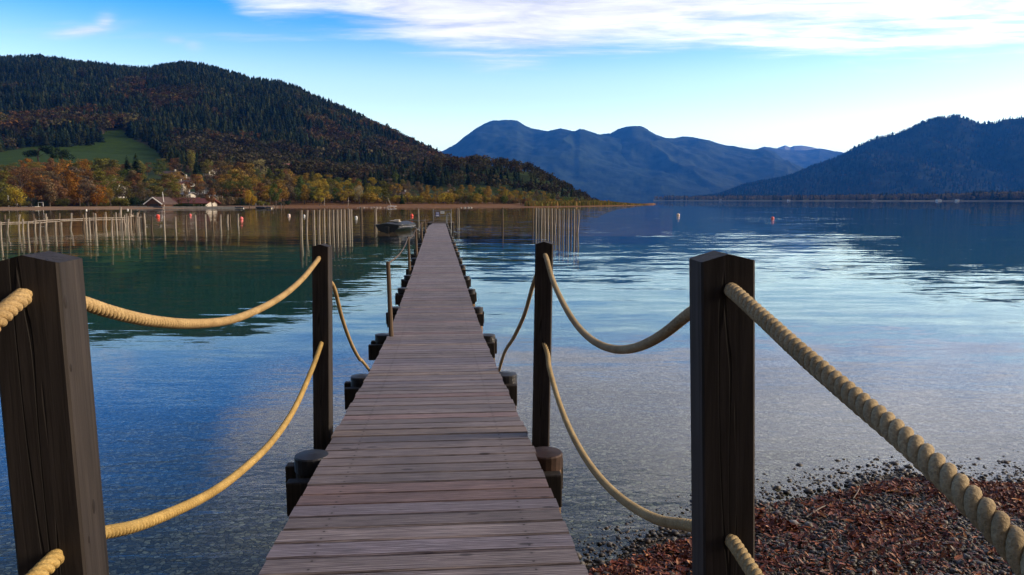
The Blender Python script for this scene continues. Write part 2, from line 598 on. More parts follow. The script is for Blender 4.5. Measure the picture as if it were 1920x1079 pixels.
def water_mat():
    m, t, out = new_mat('lake water')
    pos = t.add('ShaderNodeNewGeometry').outputs['Position']

    def layer(sx, sy, amp_x, amp_y, detail=2.0, off=0.0):
        mp_ = t.add('ShaderNodeMapping', Vector=pos, Location=(off, off * 1.7, 0), Scale=(sx, sy, 1), Rotation=(0, 0, math.radians(4)))
        c_ = t.noise(mp_, 1.0, detail, 0.55, 0.3, color=True)
        return t.vm('MULTIPLY', t.vm('SUBTRACT', c_, (0.5, 0.5, 0.5)), (amp_x, amp_y, 0))
    patch = t.noise(t.add('ShaderNodeMapping', Vector=pos, Scale=(0.022, 0.06, 1)).outputs[0], 1.0, 3, 0.5)
    ruffle = t.rng(patch, 0.38, 0.66, 0.35, 1.0)
    a = layer(0.28, 1.3, 0.03, 0.115)
    b = layer(1.3, 5.5, 0.04, 0.11, 2.0, 11.0)
    nrm = t.vm('NORMALIZE', t.vm('ADD', t.vm('SCALE', t.vm('ADD', a, b), scale=ruffle), (0, 0, 1)))
    # small capillary ripples, strongest in the shallows by the beach
    y = t.add('ShaderNodeSeparateXYZ', i0=pos).outputs[1]
    near = t.rng(y, 3.0, 14.0, 1.0, 0.04)
    mp2 = t.add('ShaderNodeMapping', Vector=pos, Scale=(6.0, 12.0, 1), Rotation=(0, 0, math.radians(-7)))
    h1 = t.noise(mp2, 1.0, 2.5, 0.55, 0.8)
    h2 = t.noise(t.add('ShaderNodeMapping', Vector=pos, Scale=(2.6, 6.0, 1), Rotation=(0, 0, math.radians(12))).outputs[0], 1.0, 2, 0.5, 0.5)
    hh_ = t.m('MULTIPLY', t.m('ADD', h1, t.m('MULTIPLY', h2, 1.6)), near)
    bmp = t.add('ShaderNodeBump', Height=hh_, Distance=0.0032, Strength=1.0, Normal=nrm)
    nrm = bmp.outputs[0]
    fr = t.add('ShaderNodeFresnel', IOR=1.333, Normal=nrm)
    # light coming up from below leaves the lake without total reflection (the sheet stands for the whole body of water)
    back = t.add('ShaderNodeNewGeometry').outputs['Backfacing']
    fr = t.m('ADD', t.m('MULTIPLY', fr.outputs[0], t.m('SUBTRACT', 1.0, back)), t.m('MULTIPLY', back, 0.06))
    gl = t.add('ShaderNodeBsdfGlossy', Color=(0.97, 0.98, 1.0), Roughness=0.0, Normal=nrm)
    tr = t.add('ShaderNodeBsdfTransparent', Color=(0.80, 0.90, 0.80))
    mx = t.add('ShaderNodeMixShader', Fac=fr, i1=tr, i2=gl)
    t.l.new(mx.outputs[0], out.inputs[0])
    return m


M['water'] = water_mat()

# ------------------------------------------------------------------ near shore: lake bed, beach, light-blocking bank behind the camera
SHX = np.array([-60, -12, -6, -2.5, 0.46, 1.22, 1.85, 3.23, 4.11, 6.5, 12, 60])
SHY = np.array([-14, 0.3, 2.3, 3.7, 4.40, 4.92, 5.40, 5.95, 5.85, 6.6, 8.0, 20.0])


def near_z(X, Y):
    s = np.interp(X, SHX, SHY) + 0.16 * (fbm(X * 1.7, Y * 1.7, 5, 3) - 0.5) * 2 - Y
    land = np.where(s > 0, 0.075 * s, 0)
    d = np.maximum(-s, 0)
    lake = -(0.065 * np.minimum(d, 14) + 0.05 * np.clip(d - 14, 0, 60) + 0.01 * np.clip(d - 74, 0, 200))
    z = land + np.maximum(lake, -5.5)
    z = z + 0.022 * (fbm(X * 3.1, Y * 3.1, 9, 3) - 0.5) * sstep(2.5, 0.2, np.abs(s))
    bank = np.maximum(0, -2.2 - Y)  # added out of view to keep rear sky light off the post fronts
    return z + np.minimum(bank * 0.75, 14) * sstep(-2, 2, s)


def axis(parts):
    out = []
    for a, b, st in parts:
        out += list(np.arange(a, b, st))
    return np.array(out + [parts[-1][1]])


xs = axis([(-60, -8, 2.0), (-8, 8, 0.08), (8, 60, 2.0)])
ys = axis([(-40, -2, 1.0), (-2, 9, 0.08), (9, 30, 0.5), (30, 150, 5)])
GX, GY = np.meshgrid(xs, ys)
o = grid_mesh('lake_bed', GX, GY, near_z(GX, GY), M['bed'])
tag(o, kind='structure')
gx, gy = np.meshgrid(np.linspace(-26000, 26000, 33), np.linspace(-250, 20000, 40))
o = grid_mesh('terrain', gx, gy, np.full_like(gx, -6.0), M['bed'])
tag(o, kind='structure')
wx, wy = np.meshgrid(axis([(-18000, -300, 1770), (-300, 300, 30), (300, 18000, 1770)]), axis([(-20, 300, 16), (300, 16300, 800)]))
o = grid_mesh('lake_water', wx, wy, np.zeros_like(wx), M['water'])
tag(o, kind='structure')

# gravel stones and fallen leaves on the beach
rs = np.random.RandomState(4)
ICO_V = []
gr = (1 + 5 ** 0.5) / 2
for a_, b_ in ((-1, gr), (1, gr), (-1, -gr), (1, -gr)):
    ICO_V.append((a_, b_, 0))
for a_, b_ in ((-1, gr), (1, gr), (-1, -gr), (1, -gr)):
    ICO_V.append((0, a_, b_))
for a_, b_ in ((gr, -1), (gr, 1), (-gr, -1), (-gr, 1)):
    ICO_V.append((a_, 0, b_))
ICO_V = np.array(ICO_V) / math.hypot(1, gr)
ICO_F = np.array([(0, 11, 5), (0, 5, 1), (0, 1, 7), (0, 7, 10), (0, 10, 11), (1, 5, 9), (5, 11, 4), (11, 10, 2), (10, 7, 6), (7, 1, 8),
                  (3, 9, 4), (3, 4, 2), (3, 2, 6), (3, 6, 8), (3, 8, 9), (4, 9, 5), (2, 4, 11), (6, 2, 10), (8, 6, 7), (9, 8, 1)])


def subdiv(V, Fc):
    V = [tuple(v) for v in V]
    cache, out = {}, []

    def mid(a, b):
        k = (min(a, b), max(a, b))
        if k not in cache:
            q = np.array(V[a]) + np.array(V[b])
            V.append(tuple(q / np.linalg.norm(q)))
            cache[k] = len(V) - 1
        return cache[k]
    for a, b, c in Fc:
        ab, bc, ca = mid(a, b), mid(b, c), mid(c, a)
        out += [(a, ab, ca), (b, bc, ab), (c, ca, bc), (ab, bc, ca)]
    return np.array(V), np.array(out)


ICO2_V, ICO2_F = subdiv(ICO_V, ICO_F)


def scatter(PV, PF, pos, scl, yaw, tilt=None):
    n, k = len(pos), len(PV)
    V = PV[None] * scl[:, None, :]
    if tilt is not None:
        ct, st = np.cos(tilt)[:, None], np.sin(tilt)[:, None]
        V = np.stack([V[..., 0] * ct + V[..., 2] * st, V[..., 1], -V[..., 0] * st + V[..., 2] * ct], -1)
    c, s = np.cos(yaw)[:, None], np.sin(yaw)[:, None]
    V = np.stack([V[..., 0] * c - V[..., 1] * s, V[..., 0] * s + V[..., 1] * c, V[..., 2]], -1) + pos[:, None, :]
    Fc = PF[None] + (np.arange(n) * k)[:, None, None]
    return V.reshape(-1, 3), Fc.reshape(-1, PF.shape[1])


def shore_s(X, Y):
    return np.interp(X, SHX, SHY) - Y


ns = 42000
sx_ = rs.uniform(-0.6, 6.2, ns)
ss_ = np.where(rs.rand(ns) < 0.955, rs.uniform(0.02, 2.6, ns), -np.abs(rs.normal(0, 0.22, ns)))
sy_ = np.interp(sx_, SHX, SHY) - ss_
size = rs.gamma(2.6, 0.0030, ns) + 0.0035
size = np.where(ss_ < 0, size * 1.15, size)
zz = near_z(sx_, sy_)
keep = (sy_ > 2.2)
fl = rs.uniform(0.42, 0.75, ns)
scl = np.stack([size * rs.uniform(0.9, 1.5, ns), size, size * fl], -1)
pos = np.stack([sx_, sy_, zz + size * fl * 0.55], -1)
# stones in the shallows stand just clear of the water
pos[:, 2] = np.where(ss_ < 0, np.maximum(pos[:, 2], -size * fl * 0.2), pos[:, 2])
pick = rs.randint(0, 5, ns)
pal = np.array([(0.070, 0.055, 0.044), (0.12, 0.10, 0.083), (0.042, 0.034, 0.029), (0.10, 0.064, 0.046), (0.22, 0.195, 0.165)])
tn = pal[pick] * rs.uniform(0.6, 1.15, ns)[:, None]
tn = np.where(ss_[:, None] < 0.05, tn * 0.62, tn)      # wet stones at the waterline
jit = ICO2_V * (1 + 0.22 * (rs.rand(len(ICO2_V), 1) - 0.5))
jit1 = ICO_V * (1 + 0.35 * (rs.rand(len(ICO_V), 1) - 0.5))
V_, F_ = scatter(jit1, ICO_F, pos[keep], scl[keep], rs.uniform(0, 6.28, keep.sum()), rs.normal(0, 0.25, keep.sum()))
o = np_mesh('beach_gravel', V_, F_, M['gravel'], tint=np.repeat(tn[keep], len(jit1), 0), smooth=True)
tag(o, 'wet grey pebbles of the beach at the waterline', 'gravel', kind='stuff')

LV = np.array([(-1, 0, 0.10), (-0.45, 0.5, 0.28), (-0.3, -0.45, 0.25), (0.1, 0.02, 0.0), (0.45, 0.5, 0.3), (0.5, -0.5, 0.22), (1.1, 0.06, 0.3)])
LF = np.array([(0, 2, 3), (0, 3, 1), (1, 3, 4), (2, 5, 3), (3, 5, 6), (3, 6, 4)])
nl = 32000
lx = rs.uniform(0.3, 6.2, nl)
ls = np.abs(rs.normal(0.12, 0.75, nl)) + 0.10
ly = np.interp(lx, SHX, SHY) - ls
dn = fbm(lx * 1.9, ly * 1.9, 31, 3)
keep = (ly > 2.3) & (rs.rand(nl) < np.clip((dn - 0.30) * 5, 0.07, 1)) & ~((ls > 1.1) & (lx > 3.6) & (rs.rand(nl) < 0.7))
lsz = np.where(rs.rand(nl) < 0.10, rs.uniform(0.024, 0.042, nl), rs.uniform(0.008, 0.024, nl))
lp = np.stack([lx, ly, near_z(lx, ly) + 0.012 + rs.uniform(0, 0.016, nl)], -1)
lpal = np.array([(0.21, 0.052, 0.022), (0.14, 0.033, 0.019), (0.31, 0.095, 0.028), (0.085, 0.026, 0.019), (0.42, 0.18, 0.055)])
lt = lpal[rs.choice(5, nl, p=[0.32, 0.3, 0.2, 0.13, 0.05])] * rs.uniform(0.7, 1.2, nl)[:, None]
V_, F_ = scatter(LV, LF, lp[keep], np.stack([lsz, lsz * rs.uniform(0.5, 1, nl), lsz * rs.uniform(0.3, 1.3, nl)], -1)[keep],
                 rs.uniform(0, 6.28, keep.sum()), rs.normal(0, 0.5, keep.sum()))
o = np_mesh('leaf_litter', V_, F_, M['gravel'], tint=np.repeat(lt[keep], len(LV), 0))
tag(o, 'rust red fallen leaves spread over the gravel beach', 'fallen leaves', kind='stuff')
twig_spots = [((1512, 970), (1548, 948), 0.006, 'long pale twig lying on the red leaves'),
              ((1600, 935), (1612, 915), 0.004, 'short pale reed stalk by the waterline'),
              ((1730, 940), (1752, 952), 0.004, 'thin brown twig lying beside the thick rope')]
for (a_, b_, r_, lab) in twig_spots:
    A, B = PZ(*a_, 0.05), PZ(*b_, 0.07)
    mid = (A + B) / 2 + Vector((0.01, 0, 0.012))
    tag(MB().tube([A, mid, B], [r_, r_ * 0.8, r_ * 0.5], 6).build('twig', M['pale_pole']), lab, 'twig')

# ------------------------------------------------------------------ jetty
JT = np.array([  # Y, centre X, deck top Z, width
    (-2.4, 0.14, 1.13, 1.2), (0.0, -0.09, 1.06, 1.2), (1.4, -0.222, 0.995, 1.2), (2.825, -0.354, 0.931, 1.2), (3.29, -0.395, 0.905, 1.2),
    (4.11, -0.472, 0.872, 1.2), (4.66, -0.526, 0.850, 1.2), (5.33, -0.590, 0.806, 1.2), (6.18, -0.670, 0.752, 1.2), (7.354, -0.785, 0.680, 1.2),
    (8.776, -0.925, 0.622, 1.2), (10.63, -1.105, 0.588, 1.2), (12.96, -1.335, 0.578, 1.2), (16.7, -1.70, 0.575, 1.2),
    (23.0, -2.335, 0.586, 1.2), (30.25, -3.06, 0.592, 1.2), (37.2, -3.765, 0.60, 1.2), (43.0, -4.34, 0.635, 1.2), (48.7, -4.88, 0.64, 1.14), (54.0, -5.30, 0.64, 0.93)])


def jat(Y):
    return [float(np.interp(Y, JT[:, 0], JT[:, k])) for k in (1, 2, 3)]


jetty = empty('jetty', (jat(4.0)[0], 4.0, 0), 'long narrow wooden jetty with grey plank deck running far out over the lake', 'jetty')
JINV = Matrix.Translation(-Vector(jetty.location))


def jbuild(mb, name, mat, parent=jetty, **k):
    base = Vector(jetty.location)
    mb.v = [tuple(Vector(p) - base) for p in mb.v]
    return mb.build(name, mat, parent, **k)


random.seed(3)
dv, df, duv, dtint = [], [], [], []
dloc = []
Y = -2.3
PITCHP, GAP, TH, CHF = 0.142, 0.014, 0.04, 0.005
yawp = math.radians(4.6)
cs, sn = math.cos(yawp), math.sin(yawp)
k = 0
while Y < 53.9:
    xc, zc_, wd = jat(Y)
    z2 = jat(Y + 0.2)[1]
    slope = (z2 - zc_) / 0.2
    half = wd / 2 + random.uniform(-0.006, 0.008)
    hw = (PITCHP - GAP) / 2
    lift_ = random.uniform(-0.0015, 0.0015)
    jy = random.uniform(-0.0018, 0.0018)
    prof = [(-hw, -TH), (-hw, -CHF), (-hw + CHF, 0), (hw - CHF, 0), (hw, -CHF), (hw, -TH)]
    b0 = len(dv)
    r = random.uniform(0, 60)
    for e in (-1, 1):
        u_ = e * half
        for v_, zz_ in prof:
            dv.append((xc + u_ * cs - v_ * sn - jetty.location.x, Y + u_ * (sn + jy) + v_ * cs - 4.0, zc_ + lift_ + v_ * slope + zz_))
    n6 = 6
    fs = [tuple(b0 + i for i in reversed(range(6))), tuple(b0 + 6 + i for i in range(6))]
    for i in range(6):
        j = (i + 1) % 6
        fs.append((b0 + i, b0 + j, b0 + 6 + j, b0 + 6 + i))
    g_ = random.random()
    base_t = random.uniform(0.78, 1.18)
    tcol = (base_t, base_t, base_t)
    if g_ < 0.10:
        tcol = (base_t * 1.08, base_t * 0.90, base_t * 0.86)
    elif g_ < 0.18:
        tcol = (base_t * 1.1, base_t * 1.02, base_t * 0.86)
    elif g_ < 0.34:
        tcol = (base_t * 0.94, base_t * 0.97, base_t * 1.1)
    for f_ in fs:
        df.append(f_)
        for vi in f_:
            li = (vi - b0)
            dloc.append((half if li >= 6 else -half, prof[li % 6][0]))
            duv.append((r + (half if li >= 6 else -half), k * 3.77 + prof[li % 6][0] + (0.3 * prof[li % 6][1])))
    dtint += [tcol] * 12
    Y += PITCHP
    k += 1
me = bpy.data.meshes.new('decking')
me.from_pydata(dv, [], df)
uvl = me.uv_layers.new(name='plank')
uvl.data.foreach_set('uv', np.array(duv, dtype=np.float32).ravel())
uvl = me.uv_layers.new(name='local')
uvl.data.foreach_set('uv', np.array(dloc, dtype=np.float32).ravel())
at = me.color_attributes.new('tint', 'FLOAT_COLOR', 'POINT')
at.data.foreach_set('color', np.c_[np.array(dtint), np.ones(len(dtint))].astype(np.float32).ravel())
me.materials.append(M['deck'])
me.update()
deck = bpy.data.objects.new('decking', me)
COL.objects.link(deck)
deck.parent = jetty

for off in (-0.42, 0.42):
    mb = MB()
    yy = np.r_[np.arange(-2.2, 53.6, 1.3), 53.7]
    for a_, b_ in zip(yy[:-1], yy[1:]):
        (xa, za, wa), (xb, zb, wb) = jat(a_), jat(b_)
        oa, ob = off * wa / 1.2, off * wb / 1.2
        pts = []
        for (t0, t1) in ((-0.18, -0.045),):
            pts = [(xa + oa - 0.04, a_, za + t0), (xa + oa + 0.04, a_, za + t0), (xb + ob + 0.04, b_ - 0.004, zb + t0), (xb + ob - 0.04, b_ - 0.004, zb + t0),
                   (xa + oa - 0.04, a_, za + t1), (xa + oa + 0.04, a_, za + t1), (xb + ob + 0.04, b_ - 0.004, zb + t1), (xb + ob - 0.04, b_ - 0.004, zb + t1)]
        mb.quadbox(pts)
    jbuild(mb, 'stringer', M['dark_wood'])

random.seed(8)
bents = [1.5] + [4.08 + 2.58 * i for i in range(20)]
BENT_L = {}
for bi, Yb in enumerate(bents):
    xc, zc_, wd = jat(Yb)
    h = wd / 2
    for sgn in (-1, 1):
        pr = 0.089 + random.uniform(-0.008, 0.008)
        px_ = xc + sgn * (h + 0.06)
        py_ = Yb + sgn * h * sn
        top = zc_ - 0.012 + random.uniform(-0.02, 0.025)
        ln = random.uniform(-0.01, 0.01)
        mb = MB().tube([(px_ + ln, py_, -3.0), (px_, py_, 0.0), (px_, py_, top)], [pr * 1.06, pr * 1.02, pr], 18)
        pile = jbuild(mb, 'pile', M['pile'] if sgn > 0 else M['dark_wood'], smooth=False)
        cap = MB().lathe((px_, py_, top - 0.075), [(pr + 0.007, 0), (pr + 0.008, 0.08), (pr + 0.002, 0.088), (0.02, 0.098)], 20)
        jbuild(cap, 'cap', M['copper'] if (sgn > 0 and bi < 2) else M['zinc'], pile)
        pile.children[0].parent = pile
    for d_, ex in ((-0.145, 0.20), (0.145, 0.24)):
        yb = Yb + d_
        xc2, z2_, wd2 = jat(yb)
        hl = wd2 / 2 + ex + random.uniform(-0.03, 0.03)
        hr = wd2 / 2 + ex * 0.72 + random.uniform(-0.02, 0.02)
        mb = MB().box((xc2 + (hr - hl) / 2, yb, z2_ - 0.19), (hl + hr, 0.075, 0.19), rz=yawp)
        jbuild(mb, 'cross_beam', M['dark_wood'], bevel=0.008)
        if d_ < 0:
            BENT_L[bi] = (xc2 - hl, yb, z2_)

# end platform across the head of the jetty
xe, ze, we = jat(54.0)
mb = MB()
for i in range(16):
    mb.box((xe + 0.0, 54.15 + i * 0.145, ze + 0.03 + random.uniform(-0.002, 0.002)), (1.75, 0.136, 0.04))
plat = jbuild(mb, 'end_platform', M['brown_pole'])
mb = MB()
for sx0 in (-0.8, 0.8):
    for y0 in (54.4, 56.2):
        mb = MB().tube([(xe + sx0, y0, -3), (xe + sx0, y0, ze + 0.0)], 0.09, 12)
        jbuild(mb, 'pile', M['dark_wood'])

# ------------------------------------------------------------------ rope posts
def rope_post(top_px, bot_px, Yt, w_, yaw, zbase, label, gable=0.014):
    """square post, gabled top; top_px/bot_px: centre line of its front face"""
    A = P(*top_px, Yt)
    B = P(*bot_px, Yt)
    back = Vector((-math.sin(yaw), math.cos(yaw), 0)) * (w_ / 2)
    A, B = A + back, B + back
    axisv = (A - B).normalized()
    base = B + axisv * ((zbase - B.z) / axisv.z)
    L = (A - base).length
    o_ = empty('rope_post', base, label, 'wooden post', 'square posts carrying the ropes beside the jetty')
    rot = Vector((0, 0, 1)).rotation_difference(axisv)
    o_.rotation_mode = 'QUATERNION'
    from mathutils import Quaternion
    o_.rotation_quaternion = rot @ Quaternion((0, 0, 1), yaw)
    h = w_ / 2
    c = 0.004
    prof = [(-h + c, -h), (h - c, -h), (h, -h + c), (h, h - c), (h - c, h), (-h + c, h), (-h, h - c), (-h, -h + c)]
    mb_ = MB()
    b = 0
    rings = [0.0, L * 0.33, L * 0.66]
    for z in rings:
        for x, y in prof:
            mb_.v.append((x, y, z))
    # top ring follows the gable (ridge runs front to back)
    for x, y in prof:
        mb_.v.append((x, y, L - gable * 2 * abs(x) / w_ * 1.0))
    n = 8
    for i in range(3):
        for k_ in range(n):
            k2 = (k_ + 1) % n
            mb_.f.append((i * n + k_, i * n + k2, (i + 1) * n + k2, (i + 1) * n + k_))
    r0, r1 = len(mb_.v), len(mb_.v) + 1
    mb_.v += [(0, -h, L), (0, h, L)]
    t_ = 3 * n
    mb_.f += [(t_ + 0, t_ + 1, r0), (t_ + 4, t_ + 5, r1), (t_ + 1, t_ + 2, t_ + 3, t_ + 4, r1, r0), (t_ + 5, t_ + 6, t_ + 7, t_ + 0, r0, r1)]
    mb_.build('shaft', M['post'], o_)
    return o_, w_


post_nr = rope_post((1366, 477), (1368, 1079), 1.42, 0.104, 0.0, -0.35, 'thick dark square post with a bluish side, where the thickest rope starts')[0]
post_nl = rope_post((40, 479), (97, 1079), 1.165, 0.104, math.radians(10.5), -0.25, 'thick square post with a knotted pale grey side, cut off by the photo edge')[0]
post_ml = rope_post((600, 459), (602.5, 840), 4.62, 0.104, 0.0, -0.9, 'slender dark post with a pale lit edge, between the two golden ropes')[0]
post_mr = rope_post((1020, 454), (1013, 838), 4.40, 0.104, math.radians(-6), -0.9, 'slender dark post standing over the rusty capped pile at the right of the deck')[0]
# knots on the pale side of the near left post
knots = [((123, 566), 0.008), ((133, 690), 0.005), ((176, 950), 0.009), ((167, 1012), 0.005)]
m_knot = simple('knot', (0.012, 0.008, 0.007), 0.8, 0.4, 60)
bpy.context.view_layer.update()
inv = post_nl.matrix_world.inverted()
for (kx, ky), kr in knots:
    o0 = inv @ Vector((0, 0, CH))
    o1 = inv @ P(kx, ky, 1.3)
    t_ = (0.0522 - o0.x) / (o1.x - o0.x)
    q_ = o0 + (o1 - o0) * t_
    mb = MB()
    n_ = 14
    for rr_, dx_ in ((1.0, 0.0), (0.6, 0.0014), (0.0, 0.0016)):
        for a_ in range(n_):
            mb.v.append((q_.x + dx_, q_.y + kr * .7 * rr_ * math.cos(2 * math.pi * a_ / n_), q_.z + kr * 1.5 * rr_ * math.sin(2 * math.pi * a_ / n_)))
    for r0 in (0, n_):
        for a_ in range(n_):
            mb.f.append((r0 + a_, r0 + (a_ + 1) % n_, r0 + n_ + (a_ + 1) % n_, r0 + n_ + a_))
    mb.build('knot', m_knot, post_nl, smooth=True)


# ------------------------------------------------------------------ ropes (three-strand, right-hand laid)
def plane_pt(px, py, A, B):
    """point of the pixel ray in the vertical plane through plan points A, B"""
    u, s = ray(px, py)
    dx_, dy_ = B[0] - A[0], B[1] - A[1]
    # X = u*Y ; (X-Ax)*dy = (Y-Ay)*dx
    Yv = (A[0] * dy_ - A[1] * dx_) / (u * dy_ - dx_)
    return Vector((u * Yv, Yv, CH + s * Yv))


def smooth_path(pts, n_iter=2):
    # Catmull-Rom through the points, then resampled evenly
    pts = [Vector(p) for p in pts]
    q = [pts[0] * 2 - pts[1]] + pts + [pts[-1] * 2 - pts[-2]]
    out = []
    for i in range(1, len(q) - 2):
        p0, p1, p2, p3 = q[i - 1], q[i], q[i + 1], q[i + 2]
        # centripetal-ish: scale tangents by chord lengths
        d01, d12, d23 = (p1 - p0).length + 1e-6, (p2 - p1).length + 1e-6, (p3 - p2).length + 1e-6
        m1 = ((p1 - p0) / d01 * d12 + (p2 - p1) / d12 * d01) / (d01 + d12) * d12
        m2 = ((p2 - p1) / d12 * d23 + (p3 - p2) / d23 * d12) / (d12 + d23) * d12
        for t_ in np.linspace(0, 1, 40, endpoint=False):
            h1, h2 = 2 * t_ ** 3 - 3 * t_ ** 2 + 1, t_ ** 3 - 2 * t_ ** 2 + t_
            h3, h4 = -2 * t_ ** 3 + 3 * t_ ** 2, t_ ** 3 - t_ ** 2
            out.append(p1 * h1 + m1 * h2 + p2 * h3 + m2 * h4)
    out.append(pts[-1])
    A = np.array([tuple(p) for p in out])
    seg = np.r_[0, np.cumsum(np.linalg.norm(np.diff(A, axis=0), axis=1))]
    s_ = np.arange(0, seg[-1], 0.0042)
    R_ = np.stack([np.interp(s_, seg, A[:, k_]) for k_ in range(3)], -1)
    for _ in range(n_iter * 6):
        R_[1:-1] = 0.25 * R_[:-2] + 0.5 * R_[1:-1] + 0.25 * R_[2:]
    return R_


def rope(paths, color, label, pitch=0.058, R=0.0145):
    Vs, Fs, base = [], [], 0
    for pts in paths:
        C = smooth_path(pts)
        n = len(C)
        T = np.gradient(C, axis=0)
        T /= np.linalg.norm(T, axis=1)[:, None]
        N = np.cross(T, np.array([0.02, 0.05, 1.0]))
        N /= np.linalg.norm(N, axis=1)[:, None]
        B = np.cross(T, N)
        s_ = np.r_[0, np.cumsum(np.linalg.norm(np.diff(C, axis=0), axis=1))]
        off, rr, sides = R * 0.545, R * 0.465, 10
        for st in range(3):
            th = 2 * math.pi * (s_ / pitch + st / 3)
            e1 = N * np.cos(th)[:, None] + B * np.sin(th)[:, None]
            e2 = -N * np.sin(th)[:, None] + B * np.cos(th)[:, None]
            cc = C + e1 * off
            # strand section, tangent tilted along the lay
            tt = T + e2 * (2 * math.pi * off / pitch)
            tt /= np.linalg.norm(tt, axis=1)[:, None]
            e3 = np.cross(tt, e1)
            ph = np.linspace(0, 2 * math.pi, sides, endpoint=False)
            ring = cc[:, None] + rr * (e1[:, None] * np.cos(ph)[None, :, None] + e3[:, None] * np.sin(ph)[None, :, None] * 1.03)
            i = np.arange(n * sides).reshape(n, sides) + base
            j = np.roll(i, -1, 1)
            Vs.append(ring.reshape(-1, 3))
            Fs.append(np.stack([i[:-1], j[:-1], j[1:], i[1:]], -1).reshape(-1, 4))
            base += n * sides
    o_ = np_mesh('rope', np.concatenate(Vs), np.concatenate(Fs), M['rope'], smooth=True)
    o_.color = (*color, 1)
    return tag(o_, label, 'rope', 'ropes strung between the posts')


def plan(o_):
    return (o_.location.x, o_.location.y)


def at_post(o_, zf):
    return o_


C_NR, C_NL, C_ML, C_MR = P(1366, 545, 1.47), P(45, 560, 1.215), P(600, 490, 4.67), P(1020, 475, 4.45)
# right, upper
plA = (C_MR, C_NR)
span = [C_MR + Vector((0, 0.02, 0))] + [plane_pt(x, y, C_MR, C_NR) for x, y in
        ((1024, 483), (1033, 515), (1055, 567), (1092, 622), (1128, 648), (1165, 656), (1205, 648), (1248, 624), (1288, 592))] + [C_NR + Vector((0, 0.02, 0.0))]
front = [P(1366, 541, 1.46), P(1374, 546, 1.395)] + [P(x, y, F * 0.418 / (x - 960)) for x, y in ((1430, 596), (1500, 660), (1600, 745), (1700, 828), (1800, 920), (1900, 1022), (1960, 1095))]
Yd = 7.0
xq, zq, wq = jat(Yd)
DE_R = Vector((xq + wq / 2 + 0.02, Yd, zq - 0.05))
tailR = [DE_R] + [plane_pt(x, y, C_MR, DE_R) for x, y in ((945, 664), (965, 630), (985, 585), (1001, 530))] + [C_MR + Vector((0, 0.03, -0.02))]
R_COL, L_COL, LL_COL = (0.42, 0.34, 0.22), (0.50, 0.365, 0.19), (0.55, 0.39, 0.15)
rope([tailR, span, front], R_COL, 'thick pale hemp rope threaded through the tops of both posts on the right')
# right, lower
span = [C_MR + Vector((-0.005, 0.02, -0.53))] + [plane_pt(x, y, C_MR, C_NR) for x, y in
        ((1021, 648), (1030, 690), (1052, 765), (1085, 838), (1130, 902), (1190, 953), (1240, 977), (1296, 986))] + [P(1366, 1002, 1.48)]
span[0] = P(1017, 640, 4.42)
front = [P(1366, 1010, 1.46), P(1375, 1018, 1.40)] + [P(x, y, F * 0.418 / (x - 960)) for x, y in ((1398, 1052), (1430, 1100), (1480, 1170))]
rope([span, front], (0.44, 0.345, 0.20), 'lower hemp rope hanging on the right, sagging almost down to the beach')
# left, upper
sl = [P(45, 556, 1.24), plane_pt(120, 560, C_NL, C_ML)] + [plane_pt(x, y, C_NL, C_ML) for x, y in
      ((150, 567), (200, 583), (260, 598), (320, 606), (380, 607), (430, 601), (480, 583), (530, 555), (570, 520), (595, 489), (601, 482))] + [C_ML + Vector((0, 0.0, 0.0))]
fl_ = [P(46, 553, 1.24), P(40, 559, 1.15), P(20, 575, 1.11), P(-8, 602, 1.06), P(-60, 655, 1.0)]
Yd = 6.9
xq, zq, wq = jat(Yd)
DE_L = Vector((xq - wq / 2 - 0.03, Yd, zq - 0.06))
tailL = [C_ML + Vector((0.02, 0.03, -0.1))] + [plane_pt(x, y, C_ML, DE_L) for x, y in ((628, 545), (640, 592), (655, 636), (673, 672), (692, 694))] + [DE_L + Vector((0.05, 0.1, -0.06))]
rope([fl_, sl, tailL], L_COL, 'golden hemp rope sagging between the tops of both posts on the left')
# left, lower
C2a, C2b = P(95, 1050, 1.215), P(603, 645, 4.67)
sl = [P(100, 1020, 1.23)] + [plane_pt(x, y, C_NL, C_ML) for x, y in
      ((192, 1000), (250, 988), (320, 962), (400, 922), (460, 877), (510, 828), (550, 770), (580, 705), (600, 652), (603, 643))] + [P(604, 640, 4.68)]
fl_ = [P(106, 1044, 1.24), P(100, 1050, 1.15), P(84, 1066, 1.12), P(60, 1090, 1.08), P(20, 1130, 1.02)]
rope([fl_, sl], LL_COL, 'bright yellow lower rope on the left, drooping from knee height of the slender post')

# ------------------------------------------------------------------ handrail poles with wire on the left of the jetty
hr_pts = [((727.5, 491), 9.12, 'nearest'), ((765.5, 444), 18.5, ''), ((779.5, 429.5), 23.6, ''), ((790, 417), 31.4, ''), ((797, 410.5), 39.0, '')]
rail = empty('handrail', (P(727, 491, 9.12).x, 9.12, 0.5), 'thin dark poles joined by a wire along the far left of the jetty', 'handrail')
rb = Vector(rail.location)
tops = []
for (px, py), Yp, _ in hr_pts:
    T_ = P(px, py, Yp)
    xq, zq, wq = jat(Yp)
    B_ = Vector((T_.x + 0.03, Yp, zq - 0.32))
    tops.append(T_)
    mb = MB().tube([B_ - rb, T_ - rb], [0.026 + 0.0012 * Yp * .5, 0.021 + 0.001 * Yp * .5], 8)
    mb.build('pole', M['brown_pole'], rail)
mb = MB()
for a_, b_ in zip(tops[:-1], tops[1:]):
    pts_ = [a_.lerp(b_, t_) - rb - Vector((0, 0, 0.10 * math.sin(math.pi * t_) + 0.02)) for t_ in np.linspace(0, 1, 9)]
    mb.tube(pts_, 0.011, 5)
mb.build('wire', M['brown_pole'], rail)

